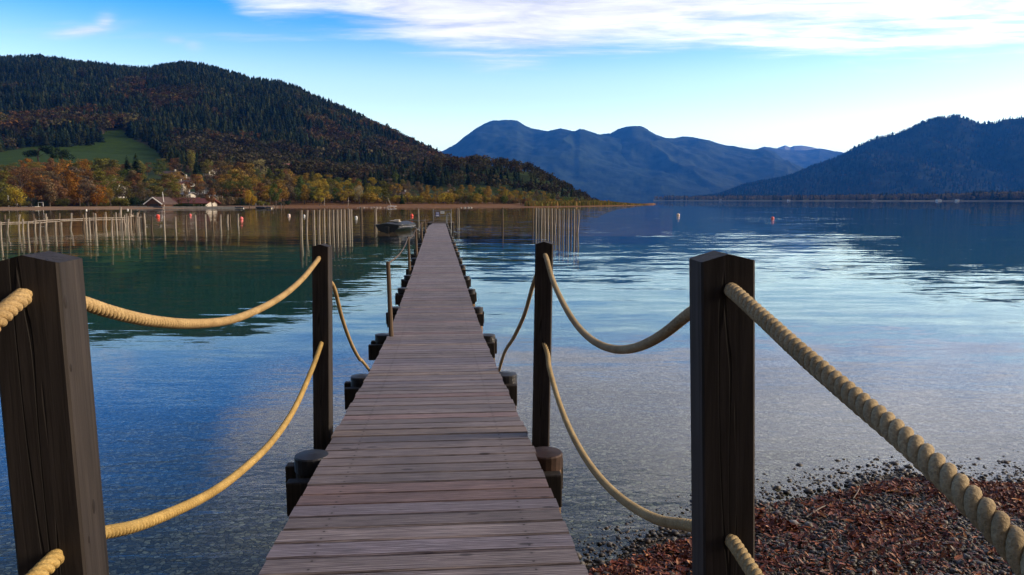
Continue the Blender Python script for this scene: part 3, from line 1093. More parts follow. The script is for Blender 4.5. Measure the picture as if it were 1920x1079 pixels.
# railing with two notice boards at the head of the jetty
gate = empty('end_railing', (xe, 56.4, ze + 0.05), 'small metal railing closing the far end of the jetty', 'railing')
gb = Vector(gate.location)
for sx0 in (-0.68, 0.68):
    MB().tube([(sx0, 0, 0), (sx0, 0, 0.95)], 0.028, 8).build('post', M['steel'], gate)
mb = MB()
for z_ in (0.12, 0.45, 0.85):
    mb.tube([(-0.68, 0, z_), (0.68, 0, z_)], 0.02, 8)
mb.build('rail', M['steel'], gate)
mb = MB()
for i in range(11):
    mb.tube([(-0.56 + i * 0.112, 0, 0.12), (-0.56 + i * 0.112, 0, 0.85)], 0.009, 6)
mb.build('bars', M['steel'], gate)
s1 = empty('notice_board', P(820.5, 402, 56.3), 'small blue and white notice board on the railing at the jetty head', 'sign')
MB().box((0, 0, 0), (0.27, 0.02, 0.34)).build('panel', M['blue'], s1)
mb = MB().box((0, -0.0125, 0.09), (0.19, 0.004, 0.07)).box((0, -0.0125, -0.10), (0.21, 0.004, 0.10))
mb.box((-0.05, -0.0125, 0.01), (0.05, 0.004, 0.045)).box((0.05, -0.0125, 0.01), (0.05, 0.004, 0.045))
mb.build('white_marks', M['white'], s1)
s2 = empty('notice_board', P(829.5, 398.6, 56.3), 'small plain white notice board beside the blue one at the jetty head', 'sign')
MB().box((0, 0, 0), (0.30, 0.02, 0.19)).build('panel', M['white'], s2)
mb = MB().box((0, -0.0125, 0.03), (0.20, 0.004, 0.018)).box((0, -0.0125, -0.02), (0.20, 0.004, 0.018))
mb.build('grey_lines', M['steel'], s2)
# bathing ladder at the right of the head
lad = empty('bathing_ladder', P(845, 418, 53.5), 'pale metal bathing ladder with curved handles beside the jetty head', 'ladder')
for yy_ in (0, 0.45):
    pts_ = [(0.02, yy_, -1.2), (0.02, yy_, 0.35), (0.0, yy_, 0.58), (-0.12, yy_, 0.68), (-0.26, yy_, 0.62), (-0.30, yy_, 0.45), (-0.30, yy_, -0.1)]
    MB().tube(pts_, 0.022, 8).build('handle', M['steel'], lad)
mb = MB()
for z_ in (-0.9, -0.6, -0.3, 0.0):
    MB().tube([(0.02, 0, z_), (0.02, 0.45, z_)], 0.018, 6).build('rung', M['steel'], lad)
pass


# ------------------------------------------------------------------ poles standing in the lake
def pole_px(px, ytop, yrefl, w_px, name, mat, label, group, lean=0.0, cat='mooring pole', kink=0.0, parent=None, Yfix=None, topfix=None):
    """yrefl: lower end of the reflection; the waterline is half way"""
    wl = (ytop + yrefl) / 2
    Yp = Yfix or CH * F / (wl - YH)
    T_ = P(px, ytop, Yp)
    r_ = w_px / 2 * Yp / F
    X0 = T_.x + lean * T_.z
    pts_ = [(X0 + lean * 1.5, Yp, -2.2), (X0, Yp, 0.0), ((X0 + T_.x) / 2 + kink, Yp, T_.z * 0.55), (T_.x, Yp, T_.z)]
    rad = [r_ * 1.1, r_ * 1.08, r_, r_ * 0.9]
    if parent is None:
        o_ = MB().tube([Vector(p) - Vector((X0, Yp, 0)) for p in pts_], rad, 9).build(name, mat)
        o_.location = (X0, Yp, 0)
        tag(o_, label, cat, group)
    else:
        o_ = MB().tube([Vector(p) - Vector(parent.location) for p in pts_], rad, 8).build(name, mat, parent)
    return o_, T_, Yp


ORD = ['first', 'second', 'third', 'fourth', 'fifth', 'sixth', 'seventh', 'eighth', 'ninth', 'tenth', 'eleventh', 'twelfth', 'thirteenth', 'fourteenth']
random.seed(12)
ga = [565.7, 576.8, 588.9, 599.1, 607.8, 617.4, 625.1, 632.7, 639.4, 646, 654.7, 658.9]
for i, x in enumerate(ga):
    t_ = i / 11
    ln = [-.03, -.07, -.02, -.04, -.02, -.03, -.03, -.02, -.03, -.02, -.02, -.02][i]
    pole_px(x, 394.5 - 2 * t_, 486 - 28 * t_, 3.3, 'mooring_pole', M['pale_pole'],
            f'{ORD[i]} of the pale slender poles left of the jetty, counted from the yellow rope side', 'pale poles standing in the lake left of the jetty', ln)
for i, x in enumerate(ga):  # brown poles drawn as the dark shadow beside each pale pole
    pole_px(x - 3.6 + random.uniform(-.8, .8), 395.0 - 2 * i / 11, 474 - 20 * i / 11, 2.5, 'mooring_pole', M['brown_pole'],
            f'thin brown pole standing for the shadow beside the {ORD[i]} pale pole left of the jetty', 'brown poles standing for shadows of the pale poles', -0.02)
gb_ = [1005.4, 1010, 1015.8, 1021.2, 1028.4, 1035, 1041.7, 1049, 1057.3, 1066.2, 1076.8, 1084.6]
for i, x in enumerate(gb_):
    t_ = i / 11
    kx = 0.05 if i in (6, 11) else 0.0
    pole_px(x, 390.2 + 2 * t_, 455 + 30 * t_, 3.0, 'mooring_pole', M['pale_pole'],
            f'{ORD[i]} of the pale poles right of the jetty, counted from the slender dark post', 'pale poles standing in the lake right of the jetty', random.uniform(-.03, .01), kink=kx)
for i, x in enumerate([999.0, 1007.8, 1013.3, 1018.6, 1025, 1032, 1038.5, 1045.6, 1053, 1061.8, 1071, 1080.5]):  # first is a dark pole, the rest stand for shadows beside pale poles
    pole_px(x, 390.5 + 2 * i / 11, 450 + 26 * i / 11, 2.6, 'mooring_pole', M['brown_pole'],
            f'dark upright, {ORD[i]} of the poles and shadows among the pale row right of the jetty', 'dark poles among the pale row')
singles = [(677, 389, 451, 4.6, 'brown_pole', 'thick dark double looking pole left of the covered boat'),
           (702, 390, 449, 3.4, 'brown_pole', 'brown pole standing just left of the covered boat'),
           (705, 391, 449, 2.6, 'pale_pole', 'pale pole touching a brown one left of the covered boat'),
           (784.6, 391.5, 432, 2.4, 'pale_pole', 'lone pale pole behind the wire handrail'),
           (768.5, 394, 428, 1.6, 'brown_pole', 'thin brown pole behind the covered boat'),
           (857.0, 390, 440, 2.6, 'brown_pole', 'dark pole right of the jetty head'),
           (860.3, 391, 441, 2.0, 'pale_pole', 'pale pole close behind the dark one right of the jetty head'),
           (942.5, 389.5, 455, 2.8, 'brown_pole', 'lone dark pole halfway between jetty head and the pale row')]
for x, yt, yr, wp, mt, lab in singles:
    pole_px(x, yt, yr, wp, 'mooring_pole', M[mt], lab, None)
rc = [(285.3, 407, 456), (307.5, 407, 456), (329, 406.5, 448), (348.8, 404.5, 447), (366.3, 404, 447), (385, 402.5, 444), (399.4, 404, 443), (413.8, 403, 443), (426.9, 402.5, 433), (431.3, 403, 434), (446.3, 401.5, 439)]
row_c = []
for i, (x, yt, yr) in enumerate(rc):
    o_, T_, Yp = pole_px(x, yt, yr, 3.2, 'mooring_pole', M['pale_pole'] if i % 3 else M['brown_pole'],
                         f'{ORD[i]} of the short spaced poles continuing the old pier, counted from the pier', 'short spaced poles beyond the old pier', random.uniform(-.08, -.02))
    row_c.append((T_, Yp))

# old broken pier
pier = empty('old_pier', (P(140, 430, 52).x, 52, 0), 'rickety old pier of leaning grey stakes joined by a rail', 'old pier')
back = [(9, 403), (37, 402.5), (62.5, 401), (85.5, 401), (111.5, 400), (134, 400), (154.5, 403), (161, 399), (174, 399), (178.5, 400.5), (194.5, 403), (197.5, 398), (212.5, 403), (217, 398.5), (222.5, 400),
        (226.5, 389), (232, 403.5), (237, 401), (242, 400), (245.8, 393), (249.5, 400), (258, 399), (260.8, 394), (264, 402), (268, 400), (270.3, 400), (254, 404), (232.5, 403.5)]
for i, (x, yt) in enumerate(back):
    t_ = min(1, x / 260)
    wlY = CH * F / (437 - 15 * t_ - YH)
    pole_px(x, yt, 0, 3.3 if i % 3 else 4.2, 'stake', M['pale_pole'] if i % 2 else M['brown_pole'], None, None, lean=random.uniform(-0.13, 0.03), parent=pier, Yfix=wlY,
            kink=random.uniform(-0.07, 0.07))
frontp = [(1, 416, 485, -.10), (16, 411, 462, -.35), (42.5, 411, 460, -.12), (52.5, 416, 472, -.12), (66.5, 410.5, 458, -.25), (75.5, 416, 469, -.2), (88.5, 407, 456, -.38), (104, 416, 464, -.12), (115, 417, 447, -.15),
          (167, 408, 455, -0.05), (179.3, 404, 465, -0.14), (209.5, 410, 465, -.1), (228.5, 409, 455, -.06), (261, 408, 456, -.12), (239.5, 405, 457, -.05)]
for x, yt, yr, ln in frontp:
    pole_px(x, yt, yr, 3.0, 'stake', M['pale_pole'], None, None, lean=ln * 0.45, parent=pier)
rail_px = [(-60, 420), (0, 418), (35, 416.8), (62, 415.5), (87, 414), (112, 412), (155, 410.5), (190, 409.3), (235, 408.5)]


def pier_pt(px, py):
    t_ = min(1, max(0, px) / 260)
    return P(px, py, CH * F / (437 - 15 * t_ - YH) - 0.12)


for dyp in (0, 3.2):
    mb = MB()
    pr_ = [pier_pt(x, y + dyp) - Vector(pier.location) for x, y in rail_px]
    for a_, b_ in zip(pr_[:-1], pr_[1:]):
        mb.tube([a_ + Vector((0, 0, random.uniform(-.02, .02))), b_ + Vector((0, 0, random.uniform(-.02, .02)))], 0.035, 7)
    mb.build('rail', M['pale_pole'], pier)
mb = MB()
for (xa, ya, xb, yb) in ((243, 407, 251, 405.5), (256, 408, 266, 407.5), (244, 404, 249, 404)):
    mb.tube([pier_pt(xa, ya) - Vector(pier.location), pier_pt(xb, yb) - Vector(pier.location)], 0.05, 7)
mb.build('crosspiece', M['pale_pole'], pier)


# ------------------------------------------------------------------ buoys
def buoy(px, py, dpx, mat, label, eye=True):
    # centre row py; sits with a third below the water
    Yp = CH * F / (py + dpx * 0.35 - YH)
    r_ = dpx / 2 * Yp / F
    loc = P(px, py + dpx * 0.35, Yp)
    o_ = empty('buoy', (loc.x, Yp, r_ * 0.45), label, 'buoy', 'round buoys on the lake')
    prof = [(0.15 * r_, -r_)] + [(r_ * math.cos(a), r_ * math.sin(a)) for a in np.linspace(-1.2, 1.25, 12)] + [(0.2 * r_, r_ * 1.02)]
    MB().lathe((0, 0, 0), prof, 18).build('float', mat, o_, smooth=True)
    MB().lathe((0, 0, r_ * 1.0), [(0.2 * r_, 0), (0.2 * r_, 0.16 * r_), (0.1 * r_, 0.24 * r_)], 10).build('eyelet', M['steel'], o_)
    return o_


buoy(296, 404.5, 7, M['red_buoy'], 'orange red buoy above the first spaced pole by the old pier')
buoy(452.5, 409, 7, M['pink_buoy'], 'pinkish red buoy right beside the last of the short spaced poles')
buoy(356.8, 402.5, 4.5, M['pink_buoy'], 'small pink buoy between two short spaced poles')
buoy(542, 403, 5, M['pale_buoy'], 'pale pink buoy alone left of the pale pole row')
buoy(570.5, 404, 4, M['white'], 'small white buoy between the first two pale poles')
buoy(668, 407, 5, M['white'], 'white buoy beside the last pale pole')
buoy(772, 403.5, 6, M['red_buoy'], 'red buoy floating between the covered boat and jetty head')
buoy(1271.5, 402.5, 6, M['pale_buoy'], 'pale pinkish buoy on open water under the blue mountain')
buoy(1448.5, 408.5, 6, M['pink_buoy'], 'pink buoy on open water above the thick dark post')
buoy(162, 393.3, 3, M['white'], 'tiny white float close to the sandy beach, over the old pier')
buoy(239.5, 393.0, 3, M['white'], 'tiny white float near the tallest stake of the old pier')


# ------------------------------------------------------------------ boats
def hull_mesh(L, W, Hh, n=12, stern=0.8):
    mb = MB()
    rings = []
    for i in range(n + 1):
        t_ = i / n
        y = -L / 2 + L * t_
        wd = W / 2 * (stern + (1 - stern) * min(1, t_ * 3)) * (1 - max(0, (t_ - 0.55) / 0.45) ** 2.2 * 0.97)
        sh = Hh * (1 + 0.28 * max(0, t_ - 0.5) ** 2 * 4)
        kz = -0.18 * Hh + 0.5 * Hh * max(0, (t_ - 0.75) / 0.25) ** 2
        rings.append([(-wd, y, sh), (-wd * 0.93, y, sh * 0.45), (-wd * 0.6, y, kz + 0.05), (0, y, kz), (wd * 0.6, y, kz + 0.05), (wd * 0.93, y, sh * 0.45), (wd, y, sh)])
    for r_ in rings:
        mb.v += r_
    for i in range(n):
        for k_ in range(6):
            a = i * 7 + k_
            mb.f.append((a, a + 1, a + 8, a + 7))
    mb.f.append(tuple(range(7)))
    return mb, rings


def boat_cover(rings, h):
    mb = MB()
    for i, r_ in enumerate(rings):
        a, b = Vector(r_[0]), Vector(r_[6])
        top = (a + b) / 2 + Vector((0, 0, h * math.sin(math.pi * min(1, 0.15 + i / len(rings) * 0.85)) ** 0.6))
        ex = Vector((0.04, 0, 0))
        mb.v += [tuple(a - ex + Vector((0, 0, -0.10))), tuple(a - ex + Vector((0, 0, 0.03))), tuple(a.lerp(top, 0.55) + Vector((0, 0, h * 0.12))), tuple(top),
                 tuple(b.lerp(top, 0.55) + Vector((0, 0, h * 0.12))), tuple(b + ex + Vector((0, 0, 0.03))), tuple(b + ex + Vector((0, 0, -0.10)))]
    for i in range(len(rings) - 1):
        for k_ in range(6):
            a = i * 7 + k_
            mb.f.append((a, a + 1, a + 8, a + 7))
    mb.f.append(tuple(range(7)))
    return mb


pb = PZ(741, 434, 0)
boat = empty('covered_boat', (pb.x, pb.y + 1.6, 0), 'low dark moored boat under a grey cover beside the jetty', 'boat', rz=math.radians(-12))
mb, rings = hull_mesh(4.6, 2.15, 0.46)
mb.build('hull', M['hull'], boat)
boat_cover(rings, 0.24).build('cover', M['tarp'], boat)
mb = MB()
for sg in (0, 6):
    mb.tube([Vector(r_[sg]) + Vector((0.05 if sg else -0.05, 0, -0.13)) for r_ in rings], 0.035, 7)
mb.build('rubbing_strake', M['steel'], boat)
MB().box((0, -2.36, 0.12), (0.34, 0.2, 0.5)).build('outboard_motor', M['hull'], boat, bevel=0.05)
mb = MB().box((0.15, -1.0, 0.74), (0.75, 0.5, 0.07), ry=0.08).box((0.25, -0.9, 0.81), (0.4, 0.35, 0.10))
mb.build('folded_sheet', M['stone'], boat, bevel=0.03)
mb = MB().box((0, -2.05, 0.52), (2.2, 0.28, 0.045)).box((0, -2.0, 0.40), (2.26, 0.05, 0.04))
mb.build('stern_board', M['steel'], boat)
# mooring line from the boat to the jetty
A, B = Vector((pb.x + 1.05, pb.y, 0.6)), Vector((jat(46)[0] - 0.62, 46, 0.62))
mb = MB().tube([A.lerp(B, t_) - Vector((0, 0, 0.22 * math.sin(math.pi * t_))) for t_ in np.linspace(0, 1, 10)], 0.014, 6)
tag(mb.build('mooring_line', M['stone']), 'thin mooring line from the covered boat to the jetty', 'mooring line')
A, B = Vector((pb.x + 1.05, pb.y, 0.85)), P(803, 413, 52)
mb = MB().tube([A.lerp(B, t_) - Vector((0, 0, 0.03 * math.sin(math.pi * t_))) for t_ in np.linspace(0, 1, 10)], 0.016, 6)
tag(mb.build('mooring_line', M['stone']), 'taut pale line running level from the covered boat to the jetty head', 'mooring line')


def sailboat(px, py, L, mast_top, lean_px, mat, label):
    p_ = PZ(px, py, 0)
    o_ = empty('sailing_boat', p_, label, 'sailing boat', rz=math.radians(75))
    mb, rings = hull_mesh(L, L * 0.36, L * 0.13)
    mb.build('hull', mat, o_)
    boat_cover(rings, L * 0.05).build('cover', M['white'], o_)
    T_ = P(px + lean_px, mast_top, p_.y)
    loc = Matrix.Rotation(-math.radians(75), 3, 'Z') @ (T_ - p_)
    MB().tube([(0, 0.1, 0.1), loc], [0.07, 0.05], 6).build('mast', M['stone'], o_)
    return o_


sailboat(735, 389.5, 2.9, 371.5, -8, M['white'], 'small white sailing dinghy with a leaning mast on the brown shore')
sailboat(608.5, 389.0, 1.6, 371, 0, M['white'], 'tiny pale dinghy with upright mast, behind the fifth pale pole')
sailboat(653, 389.0, 1.4, 371, 0.5, M['white'], 'tiny pale dinghy with upright mast, behind the last pale poles')

# ------------------------------------------------------------------ far land on the left
def sky_tab(pts):
    us, ss = zip(*[ray(x, y) for x, y in pts])
    return np.array(us), np.array(ss)


def U(px, py=376):
    return ray(px, py)[0]


def px_of(u):
    return u * F / (math.cos(PITCH)) * 1.0 * (1 / (1)) * math.cos(PITCH) * 1.0069 * 0 + 960 + u * F * 1.0069


SH_U, SH_V = zip(*[(U(x), CH * F / (y - YH)) for x, y in ((-700, 402), (-200, 396), (0, 394.5), (60, 394), (150, 393), (280, 392), (340, 391.3), (480, 390.5), (560, 390.5), (800, 390.5), (1000, 389.5),
                                                          (1100, 388), (1180, 386), (1238, 383.8), (1300, 383))])
SH_U, SH_V = np.array(SH_U), np.array(SH_V)
RD_U, RD_S = sky_tab([(-700, 150), (-300, 118), (0, 116), (75, 114), (150, 124), (215, 132), (262, 137), (300, 133), (340, 128), (380, 131), (430, 145), (470, 157), (520, 163), (560, 176), (600, 194), (650, 215), (700, 240), (750, 262), (800, 287),
                      (840, 308), (870, 322), (900, 338), (960, 362), (1040, 380), (1300, 380)])
YR_U, YR_V = np.array([U(-700), U(0), U(450), U(650), U(870), U(1100)]), np.array([1700., 1550, 1450, 1250, 950, 800])
RI_U, RI_V = np.array([U(-300), U(100), U(350), U(520), U(700), U(900), U(1000), U(1100), U(1300)]), np.array([.10, .105, .095, .075, .05, .03, .012, .004, 0.0])
KN_U, KN_S = sky_tab([(690, 376), (760, 360), (820, 340), (870, 331), (920, 330), (970, 332), (1000, 335), (1025, 345), (1050, 357), (1075, 367), (1105, 375), (1400, 376)])
YF_U, YF_V = np.array([U(0), U(500), U(870), U(1100)]), np.array([620., 600, 520, 520])


def land_z(u, Y):
    u, Y = np.asarray(u, float), np.asarray(Y, float)
    X = u * Y
    y0 = np.interp(u, SH_U, SH_V)
    s = Y - y0
    rise = np.interp(u, RI_U, RI_V)
    plain = np.where(s < 0, np.maximum(s * 0.05, -3.0), 0.75 * (1 - np.exp(-np.maximum(s, 0) / 28)) + rise * np.maximum(s - 45, 0))
    yr = np.interp(u, YR_U, YR_V)
    yf = np.interp(u, YF_U, YF_V)
    sr = np.interp(u, RD_U, RD_S)
    zr = CH + sr * yr
    zf = 0.75 + rise * np.maximum(yf - y0 - 45, 0)
    sf = (zf - CH) / yf
    t_ = np.clip((Y - yf) / (yr - yf), 0, 1)
    g = np.sin(t_ * math.pi / 2) ** 0.92
    gul = np.minimum(fbm(X / 210, Y / 260, 3, 4) - 0.62, 0) * 0.085 + np.minimum(fbm(X / 70, Y / 90, 13, 3) - 0.6, 0) * 0.02
    sl = sf + np.maximum(sr - sf, 0) * g + gul * np.sin(t_ * math.pi) * sstep(0, 0.06, sr)
    hill = CH + sl * Y
    behind = np.clip((Y - yr) / 500, 0, 1)
    hill = np.where(Y > yr, zr - np.maximum(zr - zf, 0) * 0.6 * behind ** 1.5, hill)
    z = np.where(Y < yf, plain, np.maximum(hill, np.minimum(plain, zf)))
    kz = np.maximum(CH + np.interp(u, KN_U, KN_S) * 560, 0)
    z = z + np.where(s > 0, kz * np.exp(-((Y - 560) / 85.0) ** 2), 0) * (z < 60)
    # the spit ends: water again behind it
    spit = sstep(U(1085), U(1165), u)
    z = np.where(s > 40, z * (1 - spit) + spit * np.maximum(0.7 - (s - 40) * 0.03, -3), z)
    tip = sstep(U(1225), U(1242), u)
    return z * (1 - tip) + tip * -3.0


MEADOW = [(-60, 289), (0, 286), (40, 279), (75, 271), (130, 274), (168, 270), (192, 262), (188, 248), (228, 243), (250, 262), (290, 280), (308, 300), (330, 318), (200, 322), (100, 316), (0, 312), (-60, 310)]


def in_poly(px, py, poly):
    px, py = np.asarray(px, float), np.asarray(py, float)
    r_ = np.zeros(px.shape, bool)
    n = len(poly)
    for i in range(n):
        (x1, y1), (x2, y2) = poly[i], poly[(i + 1) % n]
        if y1 == y2:
            continue
        c = ((y1 > py) != (y2 > py)) & (px < (x2 - x1) * (py - y1) / (y2 - y1) + x1)
        r_ ^= c
    return r_


def proj(X, Y, Z):
    cp, sp = math.cos(PITCH), math.sin(PITCH)
    z = Z - CH
    d = Y * cp - z * sp
    v = Y * sp + z * cp
    return 960 + F * X / d, 539.5 - F * v / d


uu = np.linspace(U(-720), U(1262), 500)
yy = np.r_[np.linspace(110, 460, 90), np.linspace(465, 1000, 90), np.linspace(1010, 2300, 90)]
UU, YY = np.meshgrid(uu, yy)
ZZ = land_z(UU, YY)
PXX, PYY = proj(UU * YY, YY, ZZ)
S_ = YY - np.interp(UU, SH_U, SH_V)
tint = np.zeros(ZZ.shape + (3,))
tint[:] = (0.035, 0.032, 0.018)
mead = in_poly(PXX, PYY, MEADOW) & (YY > 330)
tint[mead] = (0.036, 0.064, 0.009)
lawn = (YY > 300) & (YY < 620) & ~mead
tint[lawn] = (0.030, 0.045, 0.014)
beach = (S_ < 75) & (PXX > 520)
tint[beach] = (0.19, 0.095, 0.042)
sand = (S_ < 32) & (PXX <= 520)
tint[sand] = (0.27, 0.17, 0.10)
o = grid_mesh('hills', UU * YY, YY, ZZ, M['land'], tint)
tag(o, kind='structure')


# ------------------------------------------------------------------ forest on the hill (one mass) and other far woods
def conifer_proto(seed, tiers=4, k=6):
    r = np.random.RandomState(seed)
    V, Fc = [], []
    for t_ in range(tiers):
        z1 = 0.12 + 0.88 * (t_ + 1.35) / (tiers + 0.35)
        z0 = 0.05 + 0.88 * t_ / tiers
        rad = 0.19 * (1 - t_ / (tiers + 0.3)) + 0.02
        b = len(V)
        V.append((0, 0, min(1.0, z1)))
        for i in range(k):
            a = 2 * math.pi * (i + r.rand() * 0.6) / k
            q = rad * r.uniform(0.7, 1.15)
            V.append((q * math.cos(a), q * math.sin(a), z0 + r.uniform(-0.03, 0.03)))
        for i in range(k):
            Fc.append((b, b + 1 + i, b + 1 + (i + 1) % k))
    return np.array(V), np.array(Fc)


def blob_proto(seed, n=44):
    r = np.random.RandomState(seed)
    V, Fc = [], []
    lob = [(r.uniform(-.22, .22), r.uniform(-.22, .22), r.uniform(.35, .82), r.uniform(.16, .27)) for _ in range(7)]
    for i in range(n):
        x, y, z, q = lob[r.randint(len(lob))]
        d = r.normal(0, 1, 3)
        d[2] += 0.35
        d /= np.linalg.norm(d)
        c = np.array((x, y, z)) + d * q * r.uniform(.75, 1.05)
        nn = d + r.normal(0, .45, 3)
        nn /= np.linalg.norm(nn)
        a = np.cross(nn, r.normal(0, 1, 3))
        a /= np.linalg.norm(a)
        b = np.cross(nn, a)
        sz = r.uniform(.07, .12)
        m_ = len(V)
        V += [c + a * sz, c - a * sz * .55 + b * sz * .9, c - a * sz * .55 - b * sz * .9]
        Fc.append((m_, m_ + 1, m_ + 2))
    V = np.array(V)
    V[:, 2] = np.clip(V[:, 2], 0.02, 1)
    return V, np.array(Fc)


CON = [conifer_proto(s) for s in (1, 2, 3)]
BLO = [blob_proto(s) for s in (4, 5, 6, 7)]
RUSTY = [(250, 180, 60, 28), (170, 235, 120, 35), (40, 240, 70, 30), (500, 270, 50, 20), (780, 270, 70, 40), (700, 235, 50, 25), (840, 300, 50, 18), (620, 250, 60, 30), (430, 265, 70, 22), (320, 200, 50, 22), (120, 215, 70, 30)]


def build_forest(name, pts, hts, isdec, cols, label):
    Vs, Fs, Ts, base = [], [], [], 0
    r = np.random.RandomState(17)
    var = r.randint(0, 12, len(pts))
    for kind, protos in ((0, CON), (1, BLO)):
        for vi, (pv, pf) in enumerate(protos):
            sel = (isdec == bool(kind)) & (var % len(protos) == vi)
            if not sel.any():
                continue
            h = hts[sel]
            wd = h * (r.uniform(0.85, 1.3, len(h)) if kind else r.uniform(0.95, 1.9, len(h)))
            V, Fc = scatter(pv, pf, pts[sel], np.stack([wd, wd, h], -1), r.uniform(0, 6.28, len(h)))
            tc_ = np.repeat(cols[sel], len(pv), 0)
            sh = np.tile(r.uniform(.75, 1.25, (len(pv), 1)), (len(h), 1))
            Vs.append(V)
            Fs.append(Fc + base)
            Ts.append(tc_ * sh)
            base += len(V)
    o_ = np_mesh(name, np.concatenate(Vs), np.concatenate(Fs), M['forest'], tint=np.concatenate(Ts))
    return tag(o_, label, 'forest', kind='stuff')


r = np.random.RandomState(21)
NT_ = 52000
fu = r.uniform(U(-500), U(1150), NT_)
fy = np.sqrt(r.uniform(430 ** 2, 1720 ** 2, NT_))
fz = land_z(fu, fy)
fpx, fpy = proj(fu * fy, fy, fz)
yr_ = np.interp(fu, YR_U, YR_V)
yf_ = np.interp(fu, YF_U, YF_V)
kz_ = np.maximum(CH + np.interp(fu, KN_U, KN_S) * 560, 0)
onhill = (fy > yf_ + 10) & (fy < yr_ + 60) & (fz > 14)
onknoll = (kz_ > 0.8) & (np.abs(fy - 560) < 110) & (fz > 0.5)
lowtree = (fy > 440) & (fy < 640) & (fz > 0.6) & (r.rand(NT_) < 0.55)
inmead = in_poly(fpx, fpy, MEADOW)
clump = in_poly(fpx, fpy, [(20, 282), (40, 274), (75, 266), (95, 260), (160, 256), (190, 258), (192, 268), (160, 275), (110, 277), (75, 275)])
keep = (onhill | onknoll | (lowtree & (fpx > 330)) | ((fpx < 70) & (fpy < 280) & (fy > 430))) & ~inmead | clump & (fy > 430)
fu, fy, fz, fpx, fpy, onknoll = fu[keep], fy[keep], fz[keep], fpx[keep], fpy[keep], onknoll[keep]
X_ = fu * fy
bias = np.zeros(len(fu))
for cx, cy, sx, sy in RUSTY:
    bias = np.maximum(bias, np.where(fpx > 560, 1.0, 0.55) * np.exp(-((fpx - cx) / sx) ** 2 - ((fpy - cy) / sy) ** 2))
patch = fbm(X_ / 70, fy / 70, 40, 3)
low = np.clip((fpy - 225) / 90, 0, 1)
isdec = (patch + bias * 0.42 + low * 0.17 + (fpx > 850) * .16 + r.normal(0, .07, len(fu))) > np.where((fpx < 600) & (fpy < 240), 0.755, 0.705)
ht = np.where(isdec, r.uniform(9, 14, len(fu)), r.uniform(9, 17, len(fu)))
kn = fy < 700
ht = np.where(isdec & (fpy > 235) & (bias < .5), ht * 1.25, ht)
ht = np.where(kn, ht * np.interp(fpx, [300, 700, 900, 1000, 1060, 1110, 1150], [.8, 0.62, 0.5, .48, .4, .22, .12]), ht)
con_c = np.array([(0.015, 0.026, 0.016), (0.022, 0.033, 0.018), (0.011, 0.020, 0.015), (0.034, 0.040, 0.018)])
dec_c = np.array([(0.088, 0.052, 0.024), (0.062, 0.042, 0.024), (0.062, 0.056, 0.024), (0.115, 0.060, 0.024), (0.050, 0.046, 0.026), (0.085, 0.074, 0.028)])
muted = np.array([(.046, .043, .023), (.060, .056, .030), (.050, .041, .028), (.038, .040, .022), (.070, .060, .034), (.058, .040, .024)])
dcol = np.where((bias > 0.33)[:, None], dec_c[r.randint(0, 6, len(fu))], muted[r.randint(0, 6, len(fu))])
cols = np.where(isdec[:, None], dcol, con_c[r.randint(0, 4, len(fu))]) * (r.uniform(.5, 1.45, len(fu)) * (.65 + .7 * fbm(X_ / 38, fy / 38, 77, 2)))[:, None]
build_forest('hill_forest', np.stack([X_, fy, fz - 0.5], -1), ht, isdec, cols, 'dark mixed forest covering the hill on the left')

# ------------------------------------------------------------------ trees of the lakeside belt
def leaf_quads(r, lobes, n, size, flat=0.45, elong=1.0, up=0.2):
    wts = np.array([q[3] ** 2 for q in lobes])
    idx = r.choice(len(lobes), n, p=wts / wts.sum())
    L = np.array(lobes)[idx]
    d = r.normal(0, 1, (n, 3))
    d[:, 2] += up
    d /= np.linalg.norm(d, axis=1)[:, None]
    rad = L[:, 3] * r.uniform(0.55, 1.05, n)
    c = L[:, :3] + d * rad[:, None] * np.array((1, 1, elong))
    nn = d + r.normal(0, flat, (n, 3))
    nn /= np.linalg.norm(nn, axis=1)[:, None]
    a = np.cross(nn, r.normal(0, 1, (n, 3)))
    a /= np.linalg.norm(a, axis=1)[:, None]
    b = np.cross(nn, a)
    s_ = (size * r.uniform(.6, 1.35, n))[:, None]
    V = np.stack([c + a * s_, c + b * s_ * .75, c - a * s_ * .8, c - b * s_ * .6], 1).reshape(-1, 3)
    Fc = np.arange(4 * n).reshape(n, 4)
    lobe_t = r.uniform(.72, 1.3, len(lobes))[idx]
    t_ = lobe_t * r.uniform(.7, 1.3, n)
    hue = r.normal(0, .1, n)
    tint_ = np.stack([t_ * (1 + hue), t_, t_ * (1 - hue * .6)], -1)
    return V, Fc, np.repeat(tint_, 4, 0)


def trunk_mb(r, h_split, n_limb, reach, top, rad=0.02):
    mb = MB()
    mb.tube([(0, 0, -0.04), (0.004, 0, h_split * .5), (r.uniform(-.02, .02), r.uniform(-.02, .02), h_split), (r.uniform(-.03, .03), r.uniform(-.03, .03), top * .8)], [rad * 1.25, rad, rad * .8, rad * .2], 7)
    for i in range(n_limb):
        a = 2 * math.pi * (i + r.rand() * .6) / n_limb
        z0 = h_split * r.uniform(.75, 1.7)
        q = reach * r.uniform(.6, 1.0)
        z1 = min(top * .93, z0 + r.uniform(.15, .4))
        mb.tube([(0, 0, z0), (q * .45 * math.cos(a), q * .45 * math.sin(a), z0 + (z1 - z0) * .55), (q * math.cos(a), q * math.sin(a), z1)], [rad * .5, rad * .32, rad * .1], 5)
    return mb


PROTO = {}


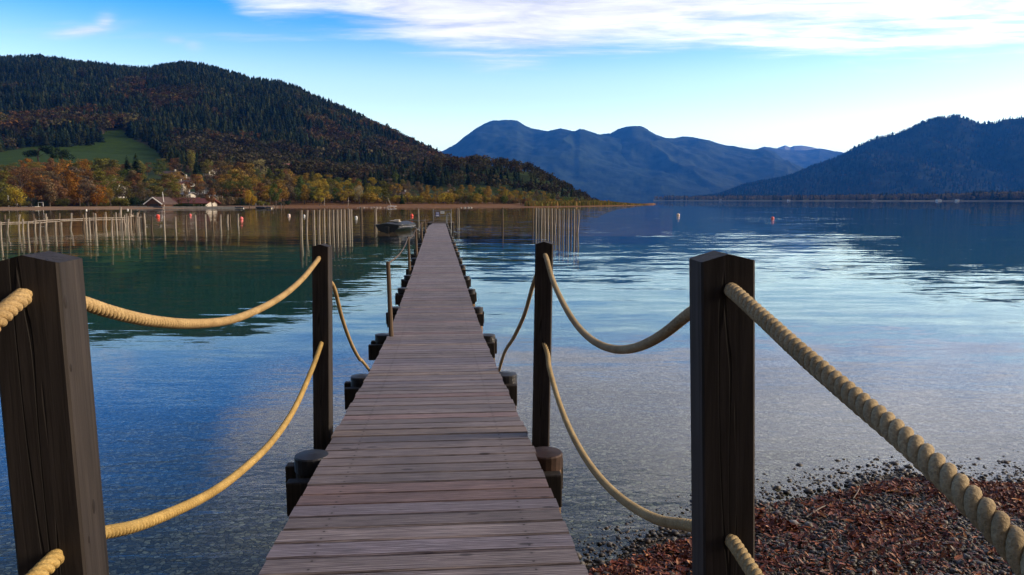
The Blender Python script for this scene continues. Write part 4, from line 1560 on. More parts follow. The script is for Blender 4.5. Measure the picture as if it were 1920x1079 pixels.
def make_proto(kind, seed):
    r = np.random.RandomState(seed)
    if kind in ('round', 'sparse'):
        wv_ = r.uniform(.24, .31)
        lobes = []
        for i in range(24):
            a, q = r.uniform(0, 6.28), wv_ * r.uniform(.15, .95)
            z = r.uniform(.24, .88)
            q *= (1 - ((z - .55) / .5) ** 2 * .75)
            lobes.append((q * math.cos(a), q * math.sin(a), z, r.uniform(.055, .125)))
        lobes.append((r.uniform(-.05, .05), 0, .86, .10))
        n, sz = (2100, .021) if kind == 'round' else (1500, .015)
        V, Fc, T = leaf_quads(r, lobes, n, sz)
        tr = trunk_mb(r, .26, 9, wv_ * 1.15, .95)
    elif kind == 'tall':
        lobes = [(r.uniform(-.07, .07), r.uniform(-.07, .07), z, .12 * (1 - ((z - .5) / .62) ** 2) + .025) for z in np.linspace(.16, .94, 12)]
        V, Fc, T = leaf_quads(r, lobes, 1400, .024, elong=1.3)
        tr = trunk_mb(r, .2, 7, .12, .97)
    elif kind == 'willow':
        lobes = [(.3 * math.cos(a) * q, .3 * math.sin(a) * q, z, rr) for a, q, z, rr in [(r.uniform(0, 6.28), r.uniform(.3, 1), r.uniform(.3, .8), r.uniform(.11, .17)) for _ in range(13)]]
        V, Fc, T = leaf_quads(r, lobes, 1700, .026, elong=1.5, up=-.15)
        V[:, 2] = np.maximum(V[:, 2], .06)
        tr = trunk_mb(r, .2, 8, .25, .8)
    elif kind == 'bush':
        lobes = [(r.uniform(-.5, .5), r.uniform(-.4, .4), r.uniform(.2, .72), r.uniform(.2, .32)) for _ in range(9)]
        V, Fc, T = leaf_quads(r, lobes, 1100, .05)
        V[:, 2] = np.maximum(V[:, 2], 0.0)
        tr = trunk_mb(r, .1, 6, .4, .7, .015)
    elif kind == 'spruce':
        Vs, Fs, Ts = [], [], []
        m_ = 0
        for t_ in np.linspace(0, 1, 26):
            z = .07 + .91 * t_
            rad = .20 * (1 - t_) ** .85 + .012
            k_ = int(7 + 9 * (1 - t_))
            for i in range(k_):
                a = r.uniform(0, 6.28)
                q = rad * r.uniform(.65, 1.15)
                dz = -q * r.uniform(.25, .55)
                ca, sa = math.cos(a), math.sin(a)
                wd = q * .28
                Vs += [(0, 0, z + .03), (q * .6 * ca - wd * sa, q * .6 * sa + wd * ca, z + dz * .5), (q * ca, q * sa, z + dz), (q * .6 * ca + wd * sa, q * .6 * sa - wd * ca, z + dz * .5)]
                Fs.append((m_, m_ + 1, m_ + 2, m_ + 3))
                Ts += [(r.uniform(.65, 1.3),) * 3] * 4
                m_ += 4
        V, Fc, T = np.array(Vs), np.array(Fs), np.array(Ts)
        tr = trunk_mb(r, .3, 0, .1, .97, .018)
    elif kind == 'pine':
        lobes = [(r.uniform(-.3, .3), r.uniform(-.3, .3), r.uniform(.5, .9), r.uniform(.1, .17)) for _ in range(10)]
        V, Fc, T = leaf_quads(r, lobes, 1400, .026)
        tr = trunk_mb(r, .45, 7, .28, .9)
    crown = np_mesh('crown', V, Fc, M['leaf'], tint=T, link=False)
    to = tr.build('trunk', M['bark'])
    tm = to.data
    bpy.data.objects.remove(to)
    return crown, tm


for kd, seeds in (('round', (1, 2, 3, 4)), ('sparse', (5, 6, 7)), ('tall', (8, 9)), ('willow', (10, 19)), ('bush', (11, 12, 13)), ('spruce', (14, 15)), ('pine', (16, 17))):
    PROTO[kd] = [make_proto(kd, s) for s in seeds]


def plant(kind, X, Y, z, h, color, label, cat, group, name, wide=1.0, k=0, yaw=None):
    cr, tm = PROTO[kind][k % len(PROTO[kind])]
    o_ = empty(name, (X, Y, z), label, cat, group, rz=random.uniform(0, 6.28) if yaw is None else yaw)
    o_.scale = (h * wide, h * wide, h)
    for nm, md in (('trunk', tm), ('crown', cr)):
        c = bpy.data.objects.new(nm, md)
        c.parent = o_
        c.color = (*color, 1)
        COL.objects.link(c)
    return o_


TONE = {'orange': (0.27, 0.125, 0.028), 'russet': (0.165, 0.090, 0.042), 'olive': (0.135, 0.125, 0.032), 'ochre': (0.26, 0.165, 0.036), 'yellow': (0.29, 0.22, 0.036), 'dark green': (0.026, 0.044, 0.022),
        'mid green': (0.075, 0.10, 0.028), 'grey brown': (0.145, 0.108, 0.066), 'golden': (0.40, 0.24, 0.028), 'pale': (0.32, 0.27, 0.14)}


def ground(px, Y):
    u = ray(px, 376)[0]
    return u * Y, float(land_z(u, Y))


def plant_px(kind, px, ytop, Y, tone, label, group=None, wide=1.0, k=0, ybase=None, cat='tree', name=None):
    X, z = ground(px, Y)
    T_ = P(px, ytop, Y)
    X = T_.x
    h = max(1.5, T_.z - z)
    c = TONE[tone]
    j = random.uniform(.85, 1.15)
    c = (c[0] * j * random.uniform(.93, 1.07), c[1] * j, c[2] * j * random.uniform(.85, 1.15))
    nm = name or {'round': 'broadleaf_tree', 'sparse': 'bare_tree', 'tall': 'slender_tree', 'willow': 'willow_tree', 'bush': 'shrub', 'spruce': 'spruce_tree', 'pine': 'pine_tree'}[kind]
    return plant(kind, X, Y, z - 0.1, h, c, label, cat, group, nm, wide, k)


random.seed(77)
# trees with a face of their own
SPECIAL = [
    ('willow', 28, 345, 205, 'yellow', 'bright yellow willow with drooping crown by the little landing stage', 1.15),
    ('round', 122, 306, 235, 'orange', 'glowing orange tree, tallest of the orange group behind the sandy beach', .9),
    ('round', 146, 328, 225, 'orange', 'wide orange tree in front of the tallest orange one', 1.15),
    ('willow', 178, 342, 220, 'orange', 'low drooping orange tree behind the sandy beach beside the orange roofed house', 1.2),
    ('spruce', 237, 291, 330, 'dark green', 'dark pointed conifer, left of the twin pair above the village', 1.7),
    ('spruce', 254, 287, 330, 'dark green', 'dark pointed conifer, right of the twin pair above the village', 1.8),
    ('pine', 70, 267, 400, 'dark green', 'broad dark pine standing on the green meadow', 1.6),
    ('pine', 114, 275, 400, 'dark green', 'smaller dark pine right of the broad one on the meadow', 1.5),
    ('tall', 357, 281, 430, 'olive', 'slender olive tree rising above the village roofs', 1.1),
    ('sparse', 487, 296, 390, 'pale', 'tall pale lacy tree left of the long pink roofed barn', 1.25),
    ('round', 516, 342, 235, 'mid green', 'dense green tree at the water left of the brown shore', 1.0),
    ('willow', 470, 352, 240, 'golden', 'golden drooping tree standing by the moored boats', .9),
    ('round', 915, 347, 330, 'ochre', 'pale ochre tree, highest crown in the belt right of the jetty head', 1.1),
    ('round', 948, 357, 300, 'yellow', 'yellow green tree at the shore right of the jetty head', 1.0),
    ('sparse', 673, 345, 270, 'pale', 'pale tree with bare crown behind the white poles', 1.1),
    ('round', 598, 350, 250, 'yellow', 'yellow autumn tree at the brown shore behind the pale poles', 0.9),
    ('tall', 740, 322, 420, 'mid green', 'tall green tree standing over the shore belt', 1.2),
]
SPECIAL += [('sparse', 318, 352, 229, 'grey brown', 'bare grey tree between the boathouse and the long red roof', 1.2), ('sparse', 334, 357, 226, 'russet', 'low bare russet tree before the middle of the long red roof', 1.4),
            ('sparse', 352, 350, 228, 'grey brown', 'bare grey tree where the two red roofs meet', 1.2), ('round', 396, 350, 226, 'russet', 'russet tree at the right end of the white fronted shore house', 1.1),
            ('sparse', 381, 341, 255, 'grey brown', 'bare tree behind the white fronted shore house', 1.3), ('round', 300, 352, 250, 'olive', 'olive tree right behind the boathouse gable', 1.3),
            ('sparse', 205, 350, 224, 'ochre', 'thin ochre tree in front of the orange roofed house', 1.2)]
for i, (kd, x, yt, Y_, tn_, lab, wd) in enumerate(SPECIAL):
    plant_px(kd, x, yt, Y_, tn_, lab, None, wd, i)

LAND = [(-80, 'left of the landing stage'), (30, 'beside the yellow willow'), (90, 'behind the left end of the beach'), (150, 'around the glowing orange trees'), (215, 'near the orange roofed house'), (265, 'beside the open boathouse'),
        (330, 'among the village houses'), (385, 'behind the red roofed shore house'), (440, 'above the moored boats'), (500, 'near the dense green tree'), (560, 'left of the pale poles'), (630, 'behind the pale poles'),
        (700, 'behind the dark lone poles'), (760, 'behind the covered boat'), (825, 'behind the jetty head'), (890, 'just right of the jetty head'), (960, 'before the dark knoll'), (1030, 'behind the right row of poles'), (1100, 'on the low spit'), (1150, 'near the tip of the spit')]
BELT = [(-80, 300), (0, 304), (60, 296), (110, 296), (160, 300), (210, 298), (270, 305), (330, 298), (400, 304), (450, 305), (500, 318), (560, 318), (640, 326), (700, 332), (760, 338), (850, 346), (920, 350), (980, 353), (1020, 358), (1060, 365), (1100, 371), (1140, 375)]
BX, BY = zip(*BELT)
TONES_AT = [(-100, ['olive', 'russet', 'orange', 'olive']), (60, ['russet', 'olive', 'orange', 'russet', 'grey brown']), (200, ['olive', 'olive', 'mid green', 'russet', 'grey brown']), (300, ['grey brown', 'russet', 'olive', 'ochre']),
            (430, ['olive', 'grey brown', 'ochre', 'mid green', 'russet']), (560, ['olive', 'ochre', 'mid green', 'russet', 'yellow']), (700, ['olive', 'grey brown', 'ochre', 'olive']), (860, ['ochre', 'olive', 'yellow', 'mid green']), (1000, ['olive', 'grey brown', 'ochre', 'mid green']), (1200, ['olive'])]
HOUSE_ZONE = [(268, 395, 335, 395)]
rows = [('at the back of the belt', 150, -0.06, 11.0), ('in the middle of the belt', 88, 0.10, 11.0), ('in front, close to the water', 45, 0.34, 11.5)]
SHAPE = {'round': 'round crowned tree', 'sparse': 'thin half bare tree', 'tall': 'slim upright tree', 'bush': 'low bush', 'spruce': 'pointed conifer'}
count = 0
groups = {}
for rowname, dY, drop, step in rows:
    x = -90.0
    while x < 1135:
        x += step * random.uniform(.65, 1.5) * (1.0 if x < 700 else 1.15)
        y0 = float(np.interp(ray(x, 376)[0], SH_U, SH_V))
        big = x < 1000
        Y_ = y0 + dY * (1.0 if x < 850 else np.interp(x, [850, 1140], [1.0, .55])) + random.uniform(-14, 14) + (18 if x > 540 else 0)
        sky_y = float(np.interp(x, BX, BY))
        ytop = sky_y + (384 - sky_y) * (drop + random.uniform(-.02, .20))
        if 268 < x < 398 and rowname != 'at the back of the belt' and random.random() < .72:
            continue
        if 268 < x < 398 and rowname == 'at the back of the belt':
            Y_ += 60
        if rowname.startswith('in front') and (10 < x < 50 or 462 < x < 478):
            continue
        tl = [tt for a_, tt in TONES_AT if a_ <= x][-1]
        tone = random.choice(tl)
        kd = random.choices(['round', 'sparse', 'tall', 'bush', 'spruce'], [4, 4, 1, 1.6 if drop > .4 else .2, .35])[0]
        if x > 1060:
            kd = random.choice(['bush', 'round'])
        if kd == 'spruce':
            tone = 'dark green'
        lm = min(LAND, key=lambda q: abs(q[0] - x))[1]
        lab = f'{tone} {SHAPE[kd]} {lm}, {rowname}'
        lab = ' '.join(lab.split()[:16])
        plant_px(kd, x, ytop, Y_, tone, lab, f'{tone} {SHAPE[kd]}s {lm}', random.uniform(1.15, 1.7) if kd != 'bush' else random.uniform(.8, 1.1), random.randint(0, 9),
                 cat='bush' if kd == 'bush' else 'tree')
        count += 1
# undergrowth under the belt behind the sandy beach
for i in range(44):
    x = -85 + i * 14.4 + random.uniform(-4, 4)
    if 272 < x < 398:
        continue
    y0 = float(np.interp(ray(x, 376)[0], SH_U, SH_V))
    tone = random.choice(['grey brown', 'russet', 'olive', 'dark green', 'olive'])
    lm = min(LAND, key=lambda q: abs(q[0] - x))[1]
    Ysh = y0 + random.uniform(30, 46)
    yg = float(proj(0, Ysh, ground(x, Ysh)[1])[1])
    plant_px('bush', x, yg - random.uniform(9, 22), Ysh, tone, f'{tone} undergrowth bush at the foot of trees {lm}', f'{tone} undergrowth bushes {lm}', random.uniform(1.1, 1.9), i, cat='bush')
# waterside shrubs on the brown shore
for i in range(46):
    x = 545 + i * 13.2 + random.uniform(-5, 5)
    y0 = float(np.interp(ray(x, 376)[0], SH_U, SH_V))
    tone = random.choice(['olive', 'ochre', 'russet', 'mid green', 'yellow'])
    lm = min(LAND, key=lambda q: abs(q[0] - x))[1]
    hh = np.interp(x, [540, 900, 1000, 1140], [9, 9, 6, 3]) * random.uniform(.6, 1.3)
    lab = f'{tone} waterside shrub on the brown shore {lm}'
    Ysh = y0 + np.interp(x, [540, 1000, 1150], [62, 58, 40]) + random.uniform(-5, 8)
    plant_px('bush', x, float(proj(0, Ysh, ground(x, Ysh)[1])[1]) - hh * 1387 / Ysh * .45, Ysh, tone, lab, f'{tone} waterside shrubs {lm}', random.uniform(1.0, 1.6), i, cat='bush')

# reeds: low pale fringe along the spit
r = np.random.RandomState(5)
n = 5200
rx = r.uniform(985, 1215, n)
ru = np.array([ray(x, 376)[0] for x in rx])
ry = np.interp(ru, SH_U, SH_V) + r.uniform(16, 52, n) * np.interp(rx, [985, 1150, 1215], [1, .8, .25])
rz_ = land_z(ru, ry)
hh = r.uniform(.5, 1.5, n) * np.interp(rx, [985, 1120, 1180, 1215], [1.1, 1.2, .5, .15])
tv = np.array([(-.5, 0, 0), (.5, 0, 0), (.15, .1, 1), (-.3, 0, .9)])
V_, F_ = scatter(tv, np.array([(0, 1, 2, 3)]), np.stack([ru * ry, ry, rz_], -1), np.stack([r.uniform(.4, 1.0, n), np.ones(n), hh], -1), r.uniform(-.8, .8, n))
tcol = np.array([(.20, .15, .035), (.14, .13, .035), (.24, .15, .05), (.10, .10, .03)])[r.randint(0, 4, n)] * r.uniform(.7, 1.2, n)[:, None]
tag(np_mesh('reeds', V_, F_, M['forest'], tint=np.repeat(tcol, 4, 0)), 'yellowish reeds fringing the low spit', 'reeds', kind='stuff')


# ------------------------------------------------------------------ houses
def house(px, pyb, Y_, wpx, hpx, roofpx, depth, wallm, roofm, label, yaw=0.0, ridge='x', cols=3, storeys=1, over=0.8, cat='house', name='house', balcony=False, chimney=True, openfront=False, absz=None):
    k_ = Y_ / F
    w_, h_, rh = wpx * k_, hpx * k_, roofpx * k_
    B = P(px, pyb, Y_)
    o_ = empty(name, (B.x, Y_ + depth / 2, B.z), label, cat, 'houses by the lake' if cat == 'house' else None, rz=yaw)
    d_ = depth
    mb = MB()
    if ridge == 'x':
        prof = [(-d_ / 2, 0), (d_ / 2, 0), (d_ / 2, h_), (0, h_ + rh * .94), (-d_ / 2, h_)]
        for sx in (-w_ / 2, w_ / 2):
            mb.v += [(sx, y, z) for y, z in prof]
    else:
        prof = [(-w_ / 2, 0), (w_ / 2, 0), (w_ / 2, h_), (0, h_ + rh * .94), (-w_ / 2, h_)]
        for sy in (-d_ / 2, d_ / 2):
            mb.v += [(x, sy, z) for x, z in prof]
    mb.f += [(0, 1, 2, 3, 4), (9, 8, 7, 6, 5)]
    for i in range(5):
        j = (i + 1) % 5
        mb.f.append((i, i + 5, j + 5, j))
    # foundation sinks into the slope
    mb.box((0, 0, -1.5), (w_ * .98, d_ * .98, 3.0))
    mb.build('wall', wallm, o_)
    th = .28
    a, b = (w_, d_) if ridge == 'x' else (d_, w_)
    mb = MB()
    for sg in (-1, 1):
        e = (b / 2 + over)
        drop = rh * over / (b / 2)
        q = [(-a / 2 - over, sg * e, h_ - drop), (a / 2 + over, sg * e, h_ - drop), (a / 2 + over, 0, h_ + rh), (-a / 2 - over, 0, h_ + rh)]
        q2 = [(x, y, z + th) for x, y, z in q]
        if ridge != 'x':
            q, q2 = [(y, x, z) for x, y, z in q], [(y, x, z) for x, y, z in q2]
        mb.quadbox(q + q2)
    rf = mb.build('roof', roofm, o_)
    if chimney:
        MB().box((w_ * .18, 0.3, h_ + rh + .3), (.7, .7, 1.7)).build('chimney', M['wall'], rf)
    sh_ = h_ / storeys
    for st in range(storeys):
        for c in range(cols):
            x = -w_ / 2 + w_ * (c + .5) / cols
            if openfront:
                continue
            wn_ = MB().box((x, -d_ / 2 - .03, sh_ * (st + .55)), (min(1.3, w_ / cols * .5), .08, min(1.5, sh_ * .5))).build('window', M['glass'], o_)
    if balcony:
        MB().box((0, -d_ / 2 - .6, sh_ * 1.05), (w_ * .95, 1.1, .18)).box((0, -d_ / 2 - 1.1, sh_ * 1.05 + .5), (w_ * .95, .08, .9)).build('balcony', M['woodwall'], o_)
    if openfront:
        MB().box((0, -d_ / 2 - .06, h_ * .42), (w_ * .62, .1, h_ * .78)).build('dark_interior_panel', M['hull'], o_)  # dark panel stands in for the shade inside the boathouse
        mb = MB()
        e = w_ / 2 + over
        dz = rh * over / (w_ / 2)
        for sg in (-1, 1):
            mb.tube([(sg * e, -d_ / 2 - over - .05, h_ - dz + .1), (0, -d_ / 2 - over - .05, h_ + rh + .1)], .16, 6)
        mb.build('bargeboard', M['white'], o_)
    return o_


R0 = 230
house(289, 390.0, 214, 26, 9, 9.5, 9, M['woodwall'], M['brownroof'], 'open fronted boathouse with white edged gable at the water', ridge='y', cols=2, over=.7, cat='boathouse', name='boathouse', chimney=False, openfront=True)
house(336, 388.5, 236, 44, 7, 9, 10, M['woodwall'], M['redroof'], 'long low house with dark red roof behind the hedge at the shore', cols=6)
house(376, 388.0, 229, 19, 6.5, 7.5, 9, M['wall'], M['redroof'], 'red roofed house with white front standing at the waterline', cols=3, over=1.0)
house(325, 361.5, 285, 15, 15, 5, 10, M['wall'], M['pinkroof'], 'tall white house with balconies under a reddish roof in the village', cols=3, storeys=2, balcony=True, over=1.6)
house(342, 371, 268, 14, 6, 3.5, 8, M['wall'], M['greyroof'], 'small white house with flat grey roof below the tall balcony house', cols=3)
house(315, 336, 360, 22, 7, 7, 11, M['woodwall'], M['brownroof'], 'brown timber house topmost in the village', cols=4, over=1.3)
house(337, 345, 340, 15, 7, 6, 10, M['wall'], M['brownroof'], 'white house with brown gable right of the brown timber house', ridge='y', cols=3)
house(350, 346, 335, 11, 5, 2.5, 8, M['white'], M['greyroof'], 'low white bungalow with grey roof high in the village', cols=3, chimney=False)
house(391, 376, 275, 12, 6, 3, 8, M['wall'], M['greyroof'], 'small pale house with grey roof right of the village', cols=3)
house(375, 359.5, 300, 9, 3.5, 2, 7, M['white'], M['greyroof'], 'little white flat house half hidden by bare trees', cols=2, chimney=False)
house(193, 359.0, 252, 30, 8, 10, 11, M['wall'], M['orangeroof'], 'white house with wide orange tiled roof among orange trees', cols=4, over=1.2)
house(176, 337.0, 330, 18, 7, 6, 10, M['wall'], M['brownroof'], 'white house with brown roof above the orange trees', cols=3, over=1.1)
house(386, 327.0, 420, 12, 5, 4, 9, M['wall'], M['greyroof'], 'small grey roofed house on the lawn above the village', cols=2)
house(521.5, 315.5, 470, 25, 4.5, 4.0, 12, M['pinkroof'], M['pinkroof'], 'long barn with pale red roof at the foot of the forest', cols=6, over=1.5, cat='barn', name='barn', chimney=False)
house(838, 372, 350, 9, 7, 4, 8, M['wall'], M['pinkroof'], 'white house peeping out of the belt behind the jetty head', cols=2)
house(756, 370, 330, 8, 5, 4, 7, M['wall'], M['brownroof'], 'small pale house in the trees behind the covered boat', cols=2)

# landing stage with its posts, flag pole and board at the left
st = empty('landing_stage', P(45, 392, 208), 'low pale landing stage on dark posts at the left shore', 'landing stage')
kk = 208 / F
MB().box((0, 0, .55), (52 * kk, 2.4, .22)).build('deck', M['stone'], st)
MB().box((-9 * kk, -1.22, .18), (30 * kk, .08, .5)).box((17 * kk, -1.22, .18), (14 * kk, .08, .5)).build('fascia', M['white'], st)
for xo in (-26, -19, -4, 0, 16, 20):
    MB().tube([(xo * kk, -1.4, -2), (xo * kk, -1.4, 1.55)], .2, 8).build('post', M['dark_wood'], st)
o = empty('flagpole', P(16.7, 391, 207), 'white flagpole standing by the landing stage', 'flagpole')
MB().tube([(0, 0, -.5), (0, 0, 3.4)], [.09, .05], 8).build('pole', M['white'], o)
MB().lathe((0, 0, 3.4), [(.05, 0), (.1, .06), (.04, .14)], 8).build('finial', M['white'], o)
o = empty('information_board', P(30, 388, 206), 'white board on two legs at the landing stage', 'board')
MB().box((0, 0, .75), (1.0, .06, .5)).build('panel', M['white'], o)
for xo in (-.4, .4):
    MB().box((xo, .06, .2), (.07, .06, 1.4)).build('leg', M['dark_wood'], o)
o = empty('climbing_frame', P(76.5, 387, 214), 'small white frame standing at the back of the sandy beach', 'frame')
for xo in (-.7, .7):
    MB().tube([(xo, 0, -.3), (xo, 0, 1.1)], .06, 6).build('post', M['white'], o)
MB().tube([(-.75, 0, 1.1), (.75, 0, 1.1)], .06, 6).build('crossbar', M['white'], o)
o = empty('mast', P(308.5, 389, 216), 'pale leaning mast beside the boathouse', 'mast')
MB().tube([(0, 0, -.5), (-.35, 0, 4.4)], [.12, .07], 7).build('pole', M['white'], o)
MB().tube([(-.55, 0, 3.6), (-.1, 0, 3.62)], .05, 6).build('yard', M['white'], o)
for px, L_, lab in ((302, 3.4, 'grey rowing boat drawn up in front of the boathouse'), (452, 2.6, 'white boat moored left of the golden tree'), (492, 3.2, 'dark boat moored right of the golden tree'), (505, 2.8, 'grey boat moored beside the dense green tree')):
    p_ = PZ(px, 391.2, 0)
    o = empty('rowing_boat', (p_.x, p_.y - 1.5, 0), lab, 'boat', rz=math.radians(80 + random.uniform(-12, 12)))
    mb, rings = hull_mesh(L_, L_ * .34, L_ * .1)
    mb.build('hull', M['white'] if 'white' in lab else (M['hull'] if 'dark' in lab else M['stone']), o)
    boat_cover(rings, .25).build('cover', M['tarp'], o)
# jetty piles of the boat berth and pale stones along the water's edge
for i in range(9):
    x = 470 + i * 8 + random.uniform(-2, 2)
    p_ = PZ(x, 391.0, 0)
    o = MB().tube([(0, 0, -2), (.03, 0, random.uniform(.8, 1.7))], .11, 7).build('berth_post', M['pale_pole'] if i % 2 else M['brown_pole'])
    o.location = p_
    tag(o, f'thin post, {ORD[i]} from the golden tree along the boat berth', 'post', 'posts of the boat berth')
for i in range(16):
    x = 668 + i * 6.5 + random.uniform(-2.5, 2.5) + (120 if i > 11 else 0)
    p_ = PZ(x, 390.3, 0)
    sc_ = random.uniform(.18, .34)
    V_ = [(a * sc_ * 1.5, b * sc_, c * sc_ * .8) for a, b, c in jit]
    mb = MB()
    mb.v, mb.f = V_, [tuple(f_) for f_ in ICO2_F]
    o = mb.build('shore_stone', M['stone'], smooth=True)
    o.location = (p_.x, p_.y, 0.08)
    tag(o, 'pale stone at the edge of the brown shore behind the covered boat', 'stone', 'pale stones along the brown shore')
# clipped hedge in front of the red roofed house
r = np.random.RandomState(9)
hv = []
for i in range(26):
    hv.append(((i - 13) * .62, r.uniform(-.3, .3), r.uniform(.4, .8), .55))
V_, F_, T_ = leaf_quads(r, hv, 1500, .16)
o = np_mesh('hedge', V_, F_, M['leaf'], tint=T_)
o.location = P(339, 389.6, 222)
o.color = (0.035, 0.06, 0.02, 1)
tag(o, 'low dark green hedge along the shore wall', 'hedge')
mb = MB().box((0, 0, .1), (31, .5, 1.0))
o = mb.build('shore_wall', M['stone'])
o.location = P(352, 391.6, 213)
tag(o, 'pale low wall along the water below the hedge', 'wall')


# ------------------------------------------------------------------ mountains
def mountain(name, pts, Yr, Yfoot, seed, color, rough_amp, tree=0.0, cols=320, rows_=90, back=0.5, Yr2=None):
    us, ss = sky_tab(pts)
    u = np.linspace(us[0], us[-1], cols)
    s = np.interp(u, us, ss)
    t_ = np.r_[np.linspace(0, 1, rows_), np.linspace(1.03, 1.5, 14)]
    yr = np.interp(u, [us[0], us[-1]], [Yr, Yr2 or Yr])
    Y_ = Yfoot + (yr[None] - Yfoot) * t_[:, None]
    Uu = np.repeat(u[None], len(t_), 0)
    zr = np.maximum(CH + s[None] * yr[None], -4)
    tt = np.clip(t_, 0, 1)[:, None]
    X_ = Uu * Y_
    lam = Yr / 9.0
    rg = (np.abs(fbm(X_ / lam, Y_ / (lam * 1.6), seed, 5) - 0.5) * 2)
    env = np.sin(tt * math.pi) ** .8
    Z = zr * (np.sin(tt * math.pi / 2) ** 1.1) - rg * rough_amp * env * np.clip(zr / 500, 0, 1) + rough_amp * .25 * env * np.clip(zr / 500, 0, 1)
    if tree:
        Z = Z + tree * (fbm(X_ / 14, Y_ / 30, seed + 9, 2) - .45) * np.clip(zr / 60, 0, 1)
    Z = np.where(t_[:, None] > 1, zr * (1 - (t_[:, None] - 1) * back), Z)
    Z[0] = -4
    tn_ = np.zeros(Z.shape + (3,))
    tn_[:] = color
    v = fbm(X_ / (lam * .25), Y_ / (lam * .25), seed + 3, 4)
    tn_ *= (0.6 + .8 * v)[..., None]
    return grid_mesh(name, X_, Y_, Z, M['mountain'], tn_)


wall_pts = [(700, 330), (760, 310), (800, 298), (835, 285), (854, 274), (874, 260), (890, 247), (907, 237), (924, 231.5), (947, 229.5), (970, 231.5), (984, 240), (1000, 247), (1027, 251), (1050, 251.5), (1067, 255), (1077, 257), (1087, 252.5), (1097, 254), (1120, 262),
            (1150, 268), (1200, 280), (1280, 310), (1360, 345), (1420, 376)]
o = mountain('mountain', wall_pts, 12000, 7500, 50, (0.026, 0.040, 0.026), 380, tree=10)
tag(o, kind='structure')
setz = [(1000, 330), (1060, 290), (1100, 270), (1125, 263), (1145, 261), (1155, 255), (1170, 249), (1185, 245.5), (1200, 246.5), (1213, 250), (1225, 257), (1245, 263), (1262, 266), (1280, 265), (1300, 266), (1323, 268.5), (1345, 273), (1360, 276.5), (1385, 279), (1410, 283.5),
        (1433, 285.5), (1453, 290.5), (1467, 302), (1487, 314), (1500, 321), (1530, 340), (1570, 360), (1640, 378)]
o = mountain('mountain', setz, 13000, 7800, 61, (0.030, 0.042, 0.026), 400, tree=10)
tag(o, kind='structure')
farm = [(1330, 330), (1380, 300), (1410, 283), (1433, 275), (1457, 278.5), (1480, 282), (1513, 282), (1537, 278.5), (1563, 283.5), (1583, 287), (1600, 281.5), (1625, 281), (1680, 290), (1780, 330)]
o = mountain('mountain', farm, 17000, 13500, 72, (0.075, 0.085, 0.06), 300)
tag(o, kind='structure')
farr = [(1400, 300), (1445, 285), (1457, 279), (1472, 273.5), (1482, 277.5), (1489, 274.5), (1505, 274), (1527, 278.5), (1560, 290), (1620, 310)]
o = mountain('mountain', farr, 22000, 18500, 83, (0.34, 0.33, 0.30), 230)  # pale ground colour stands in for thicker haze on the farthest ridge
tag(o, kind='structure')
right = [(1230, 382), (1290, 376), (1350, 368), (1397, 351), (1440, 343), (1487, 332), (1513, 320), (1540, 311), (1563, 304), (1590, 293), (1613, 284), (1633, 274), (1660, 268), (1680, 262), (1700, 254), (1720, 246), (1740, 240), (1764, 234), (1780, 232), (1797, 230), (1812, 234), (1827, 239.5),
         (1845, 240), (1864, 237.5), (1880, 232), (1897, 229.5), (1920, 227), (1990, 215), (2150, 205), (2500, 250)]
o = mountain('mountain', right, 7000, 4300, 94, (0.028, 0.036, 0.020), 260, tree=0, cols=420, Yr2=5800)
tag(o, kind='structure')

# woods on the right-hand mountain, as one mass (trees at their true size)
us_, ss_ = sky_tab(right)
r = np.random.RandomState(33)
me_r = o.data
co = np.empty(len(me_r.vertices) * 3, dtype=np.float32)
me_r.vertices.foreach_get('co', co)
co = co.reshape(104, 420, 3)
nn = 15000
ri, ci = r.uniform(3, 92, nn), r.uniform(20, 400, nn)
ri = np.where(r.rand(nn) < .12, r.uniform(84, 90, nn), ri)
i0, j0 = ri.astype(int), ci.astype(int)
fi, fj = (ri - i0)[:, None], (ci - j0)[:, None]
pts_ = (co[i0, j0] * (1 - fi) + co[i0 + 1, j0] * fi) * (1 - fj) + (co[i0, j0 + 1] * (1 - fi) + co[i0 + 1, j0 + 1] * fi) * fj
keep = pts_[:, 2] > 4
pts_ = pts_[keep]
dec = r.rand(len(pts_)) < .42
hts = np.where(dec, r.uniform(14, 22, len(pts_)), r.uniform(20, 33, len(pts_)))
cols = np.where(dec[:, None], dec_c[r.randint(0, 6, len(pts_))] * .8, con_c[r.randint(0, 4, len(pts_))]) * r.uniform(.7, 1.3, len(pts_))[:, None]
build_forest('mountain_forest', pts_, hts, dec, cols, 'blue hazed forest covering the mountain on the right')

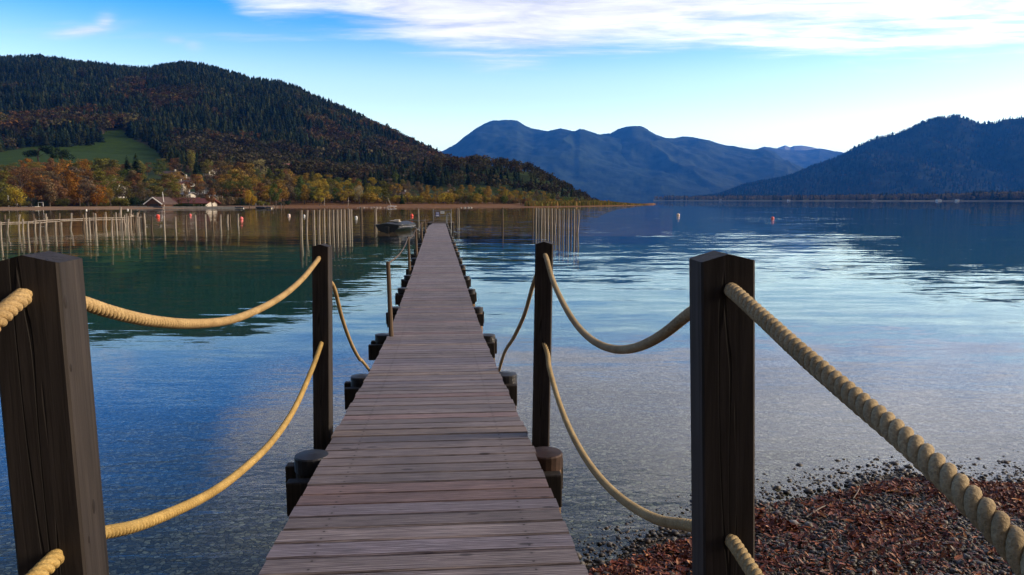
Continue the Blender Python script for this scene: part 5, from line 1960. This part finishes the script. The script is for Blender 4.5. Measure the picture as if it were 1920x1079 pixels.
# far shore strip on the right: flat ground with trees, beach line and a few houses
uu = np.linspace(U(1225), U(2100), 160)
y0 = np.interp(uu, [U(1225), U(1330), U(1500), U(1700), U(2100)], [3900, 3300, 2500, 2150, 1900])
tt = np.array([-1.0, 0, .02, .1, .3, 1.0])
zz = np.array([-4.0, -.2, 1.2, 2.5, 5, 8])
FX = uu[None] * (y0[None] + 420 * tt[:, None])
FY = y0[None] + 420 * tt[:, None]
FZ = np.repeat(zz[:, None], len(uu), 1)
tn_ = np.zeros(FX.shape + (3,))
tn_[:] = (.07, .075, .035)
tn_[1:3] = (.22, .20, .17)
o = grid_mesh('far_shore', FX, FY, FZ, M['land'], tn_)
tag(o, kind='structure')
r = np.random.RandomState(41)
nn = 2300
fu = U(1228) + (U(2080) - U(1228)) * r.rand(nn) ** .8
yb = np.interp(fu, [U(1225), U(1330), U(1500), U(1700), U(2100)], [3900, 3300, 2500, 2150, 1900])
dd = r.uniform(20, 330, nn)
fy = yb + dd
dec = r.rand(nn) < .8
h_ = 1.55 * np.where(dec, r.uniform(7, 14, nn), r.uniform(10, 18, nn)) * np.interp(fu, [U(1230), U(1500), U(1800), U(1920)], [1.15, .85, 1.0, 1.25])
cols = np.where(dec[:, None], np.array([(.15, .115, .06), (.12, .095, .055), (.18, .13, .065), (.11, .10, .05)])[r.randint(0, 4, nn)], np.array((.03, .036, .022))) * r.uniform(.7, 1.3, nn)[:, None]
build_forest('far_shore_woods', np.stack([fu * fy, fy, 1.5 + dd / 420 * 5], -1), h_, dec, cols, 'hazy brown treeline along the opposite shore on the right')
for px, Y_, wp, lab in ((1480, 2560, 4, 'tiny white house low on the opposite shore, left part of the treeline'), (1762, 2080, 7, 'long white house on the opposite shore under the wooded summit'), (1797, 2060, 4, 'small white house next to the long one on the opposite shore'),
                        (1640, 2300, 4, 'tiny pale house in the middle of the far treeline'), (1352, 3280, 8, 'pale hazy house on the distant shore below the blue mountain')):
    house(px, 377.0 if Y_ < 3000 else 376.5, Y_, wp, 1.7, 1.4, 12, M['white'], M['greyroof'], lab, cols=3, over=1.0)
house(1463, 341, 6200, 17, 3.2, 2.2, 16, M['white'], M['greyroof'], 'distant white building on the flank between the two blue mountains', cols=6, over=1.0)

# ------------------------------------------------------------------ haze
m, t, out = new_mat('lake haze')
vol = t.add('ShaderNodeVolumePrincipled', Color=(0.035, 0.26, 1.0), Density=0.000055)
t.put(vol.inputs['Anisotropy'], 0.1)
t.l.new(vol.outputs[0], out.inputs['Volume'])
hz = MB().box((0, 15900, 890), (60000, 33000, 1797)).build('haze', m)
tag(hz, kind='stuff')
hz['label'] = 'thin blue haze lying over the lake and mountains'
hz.display_type = 'WIRE'
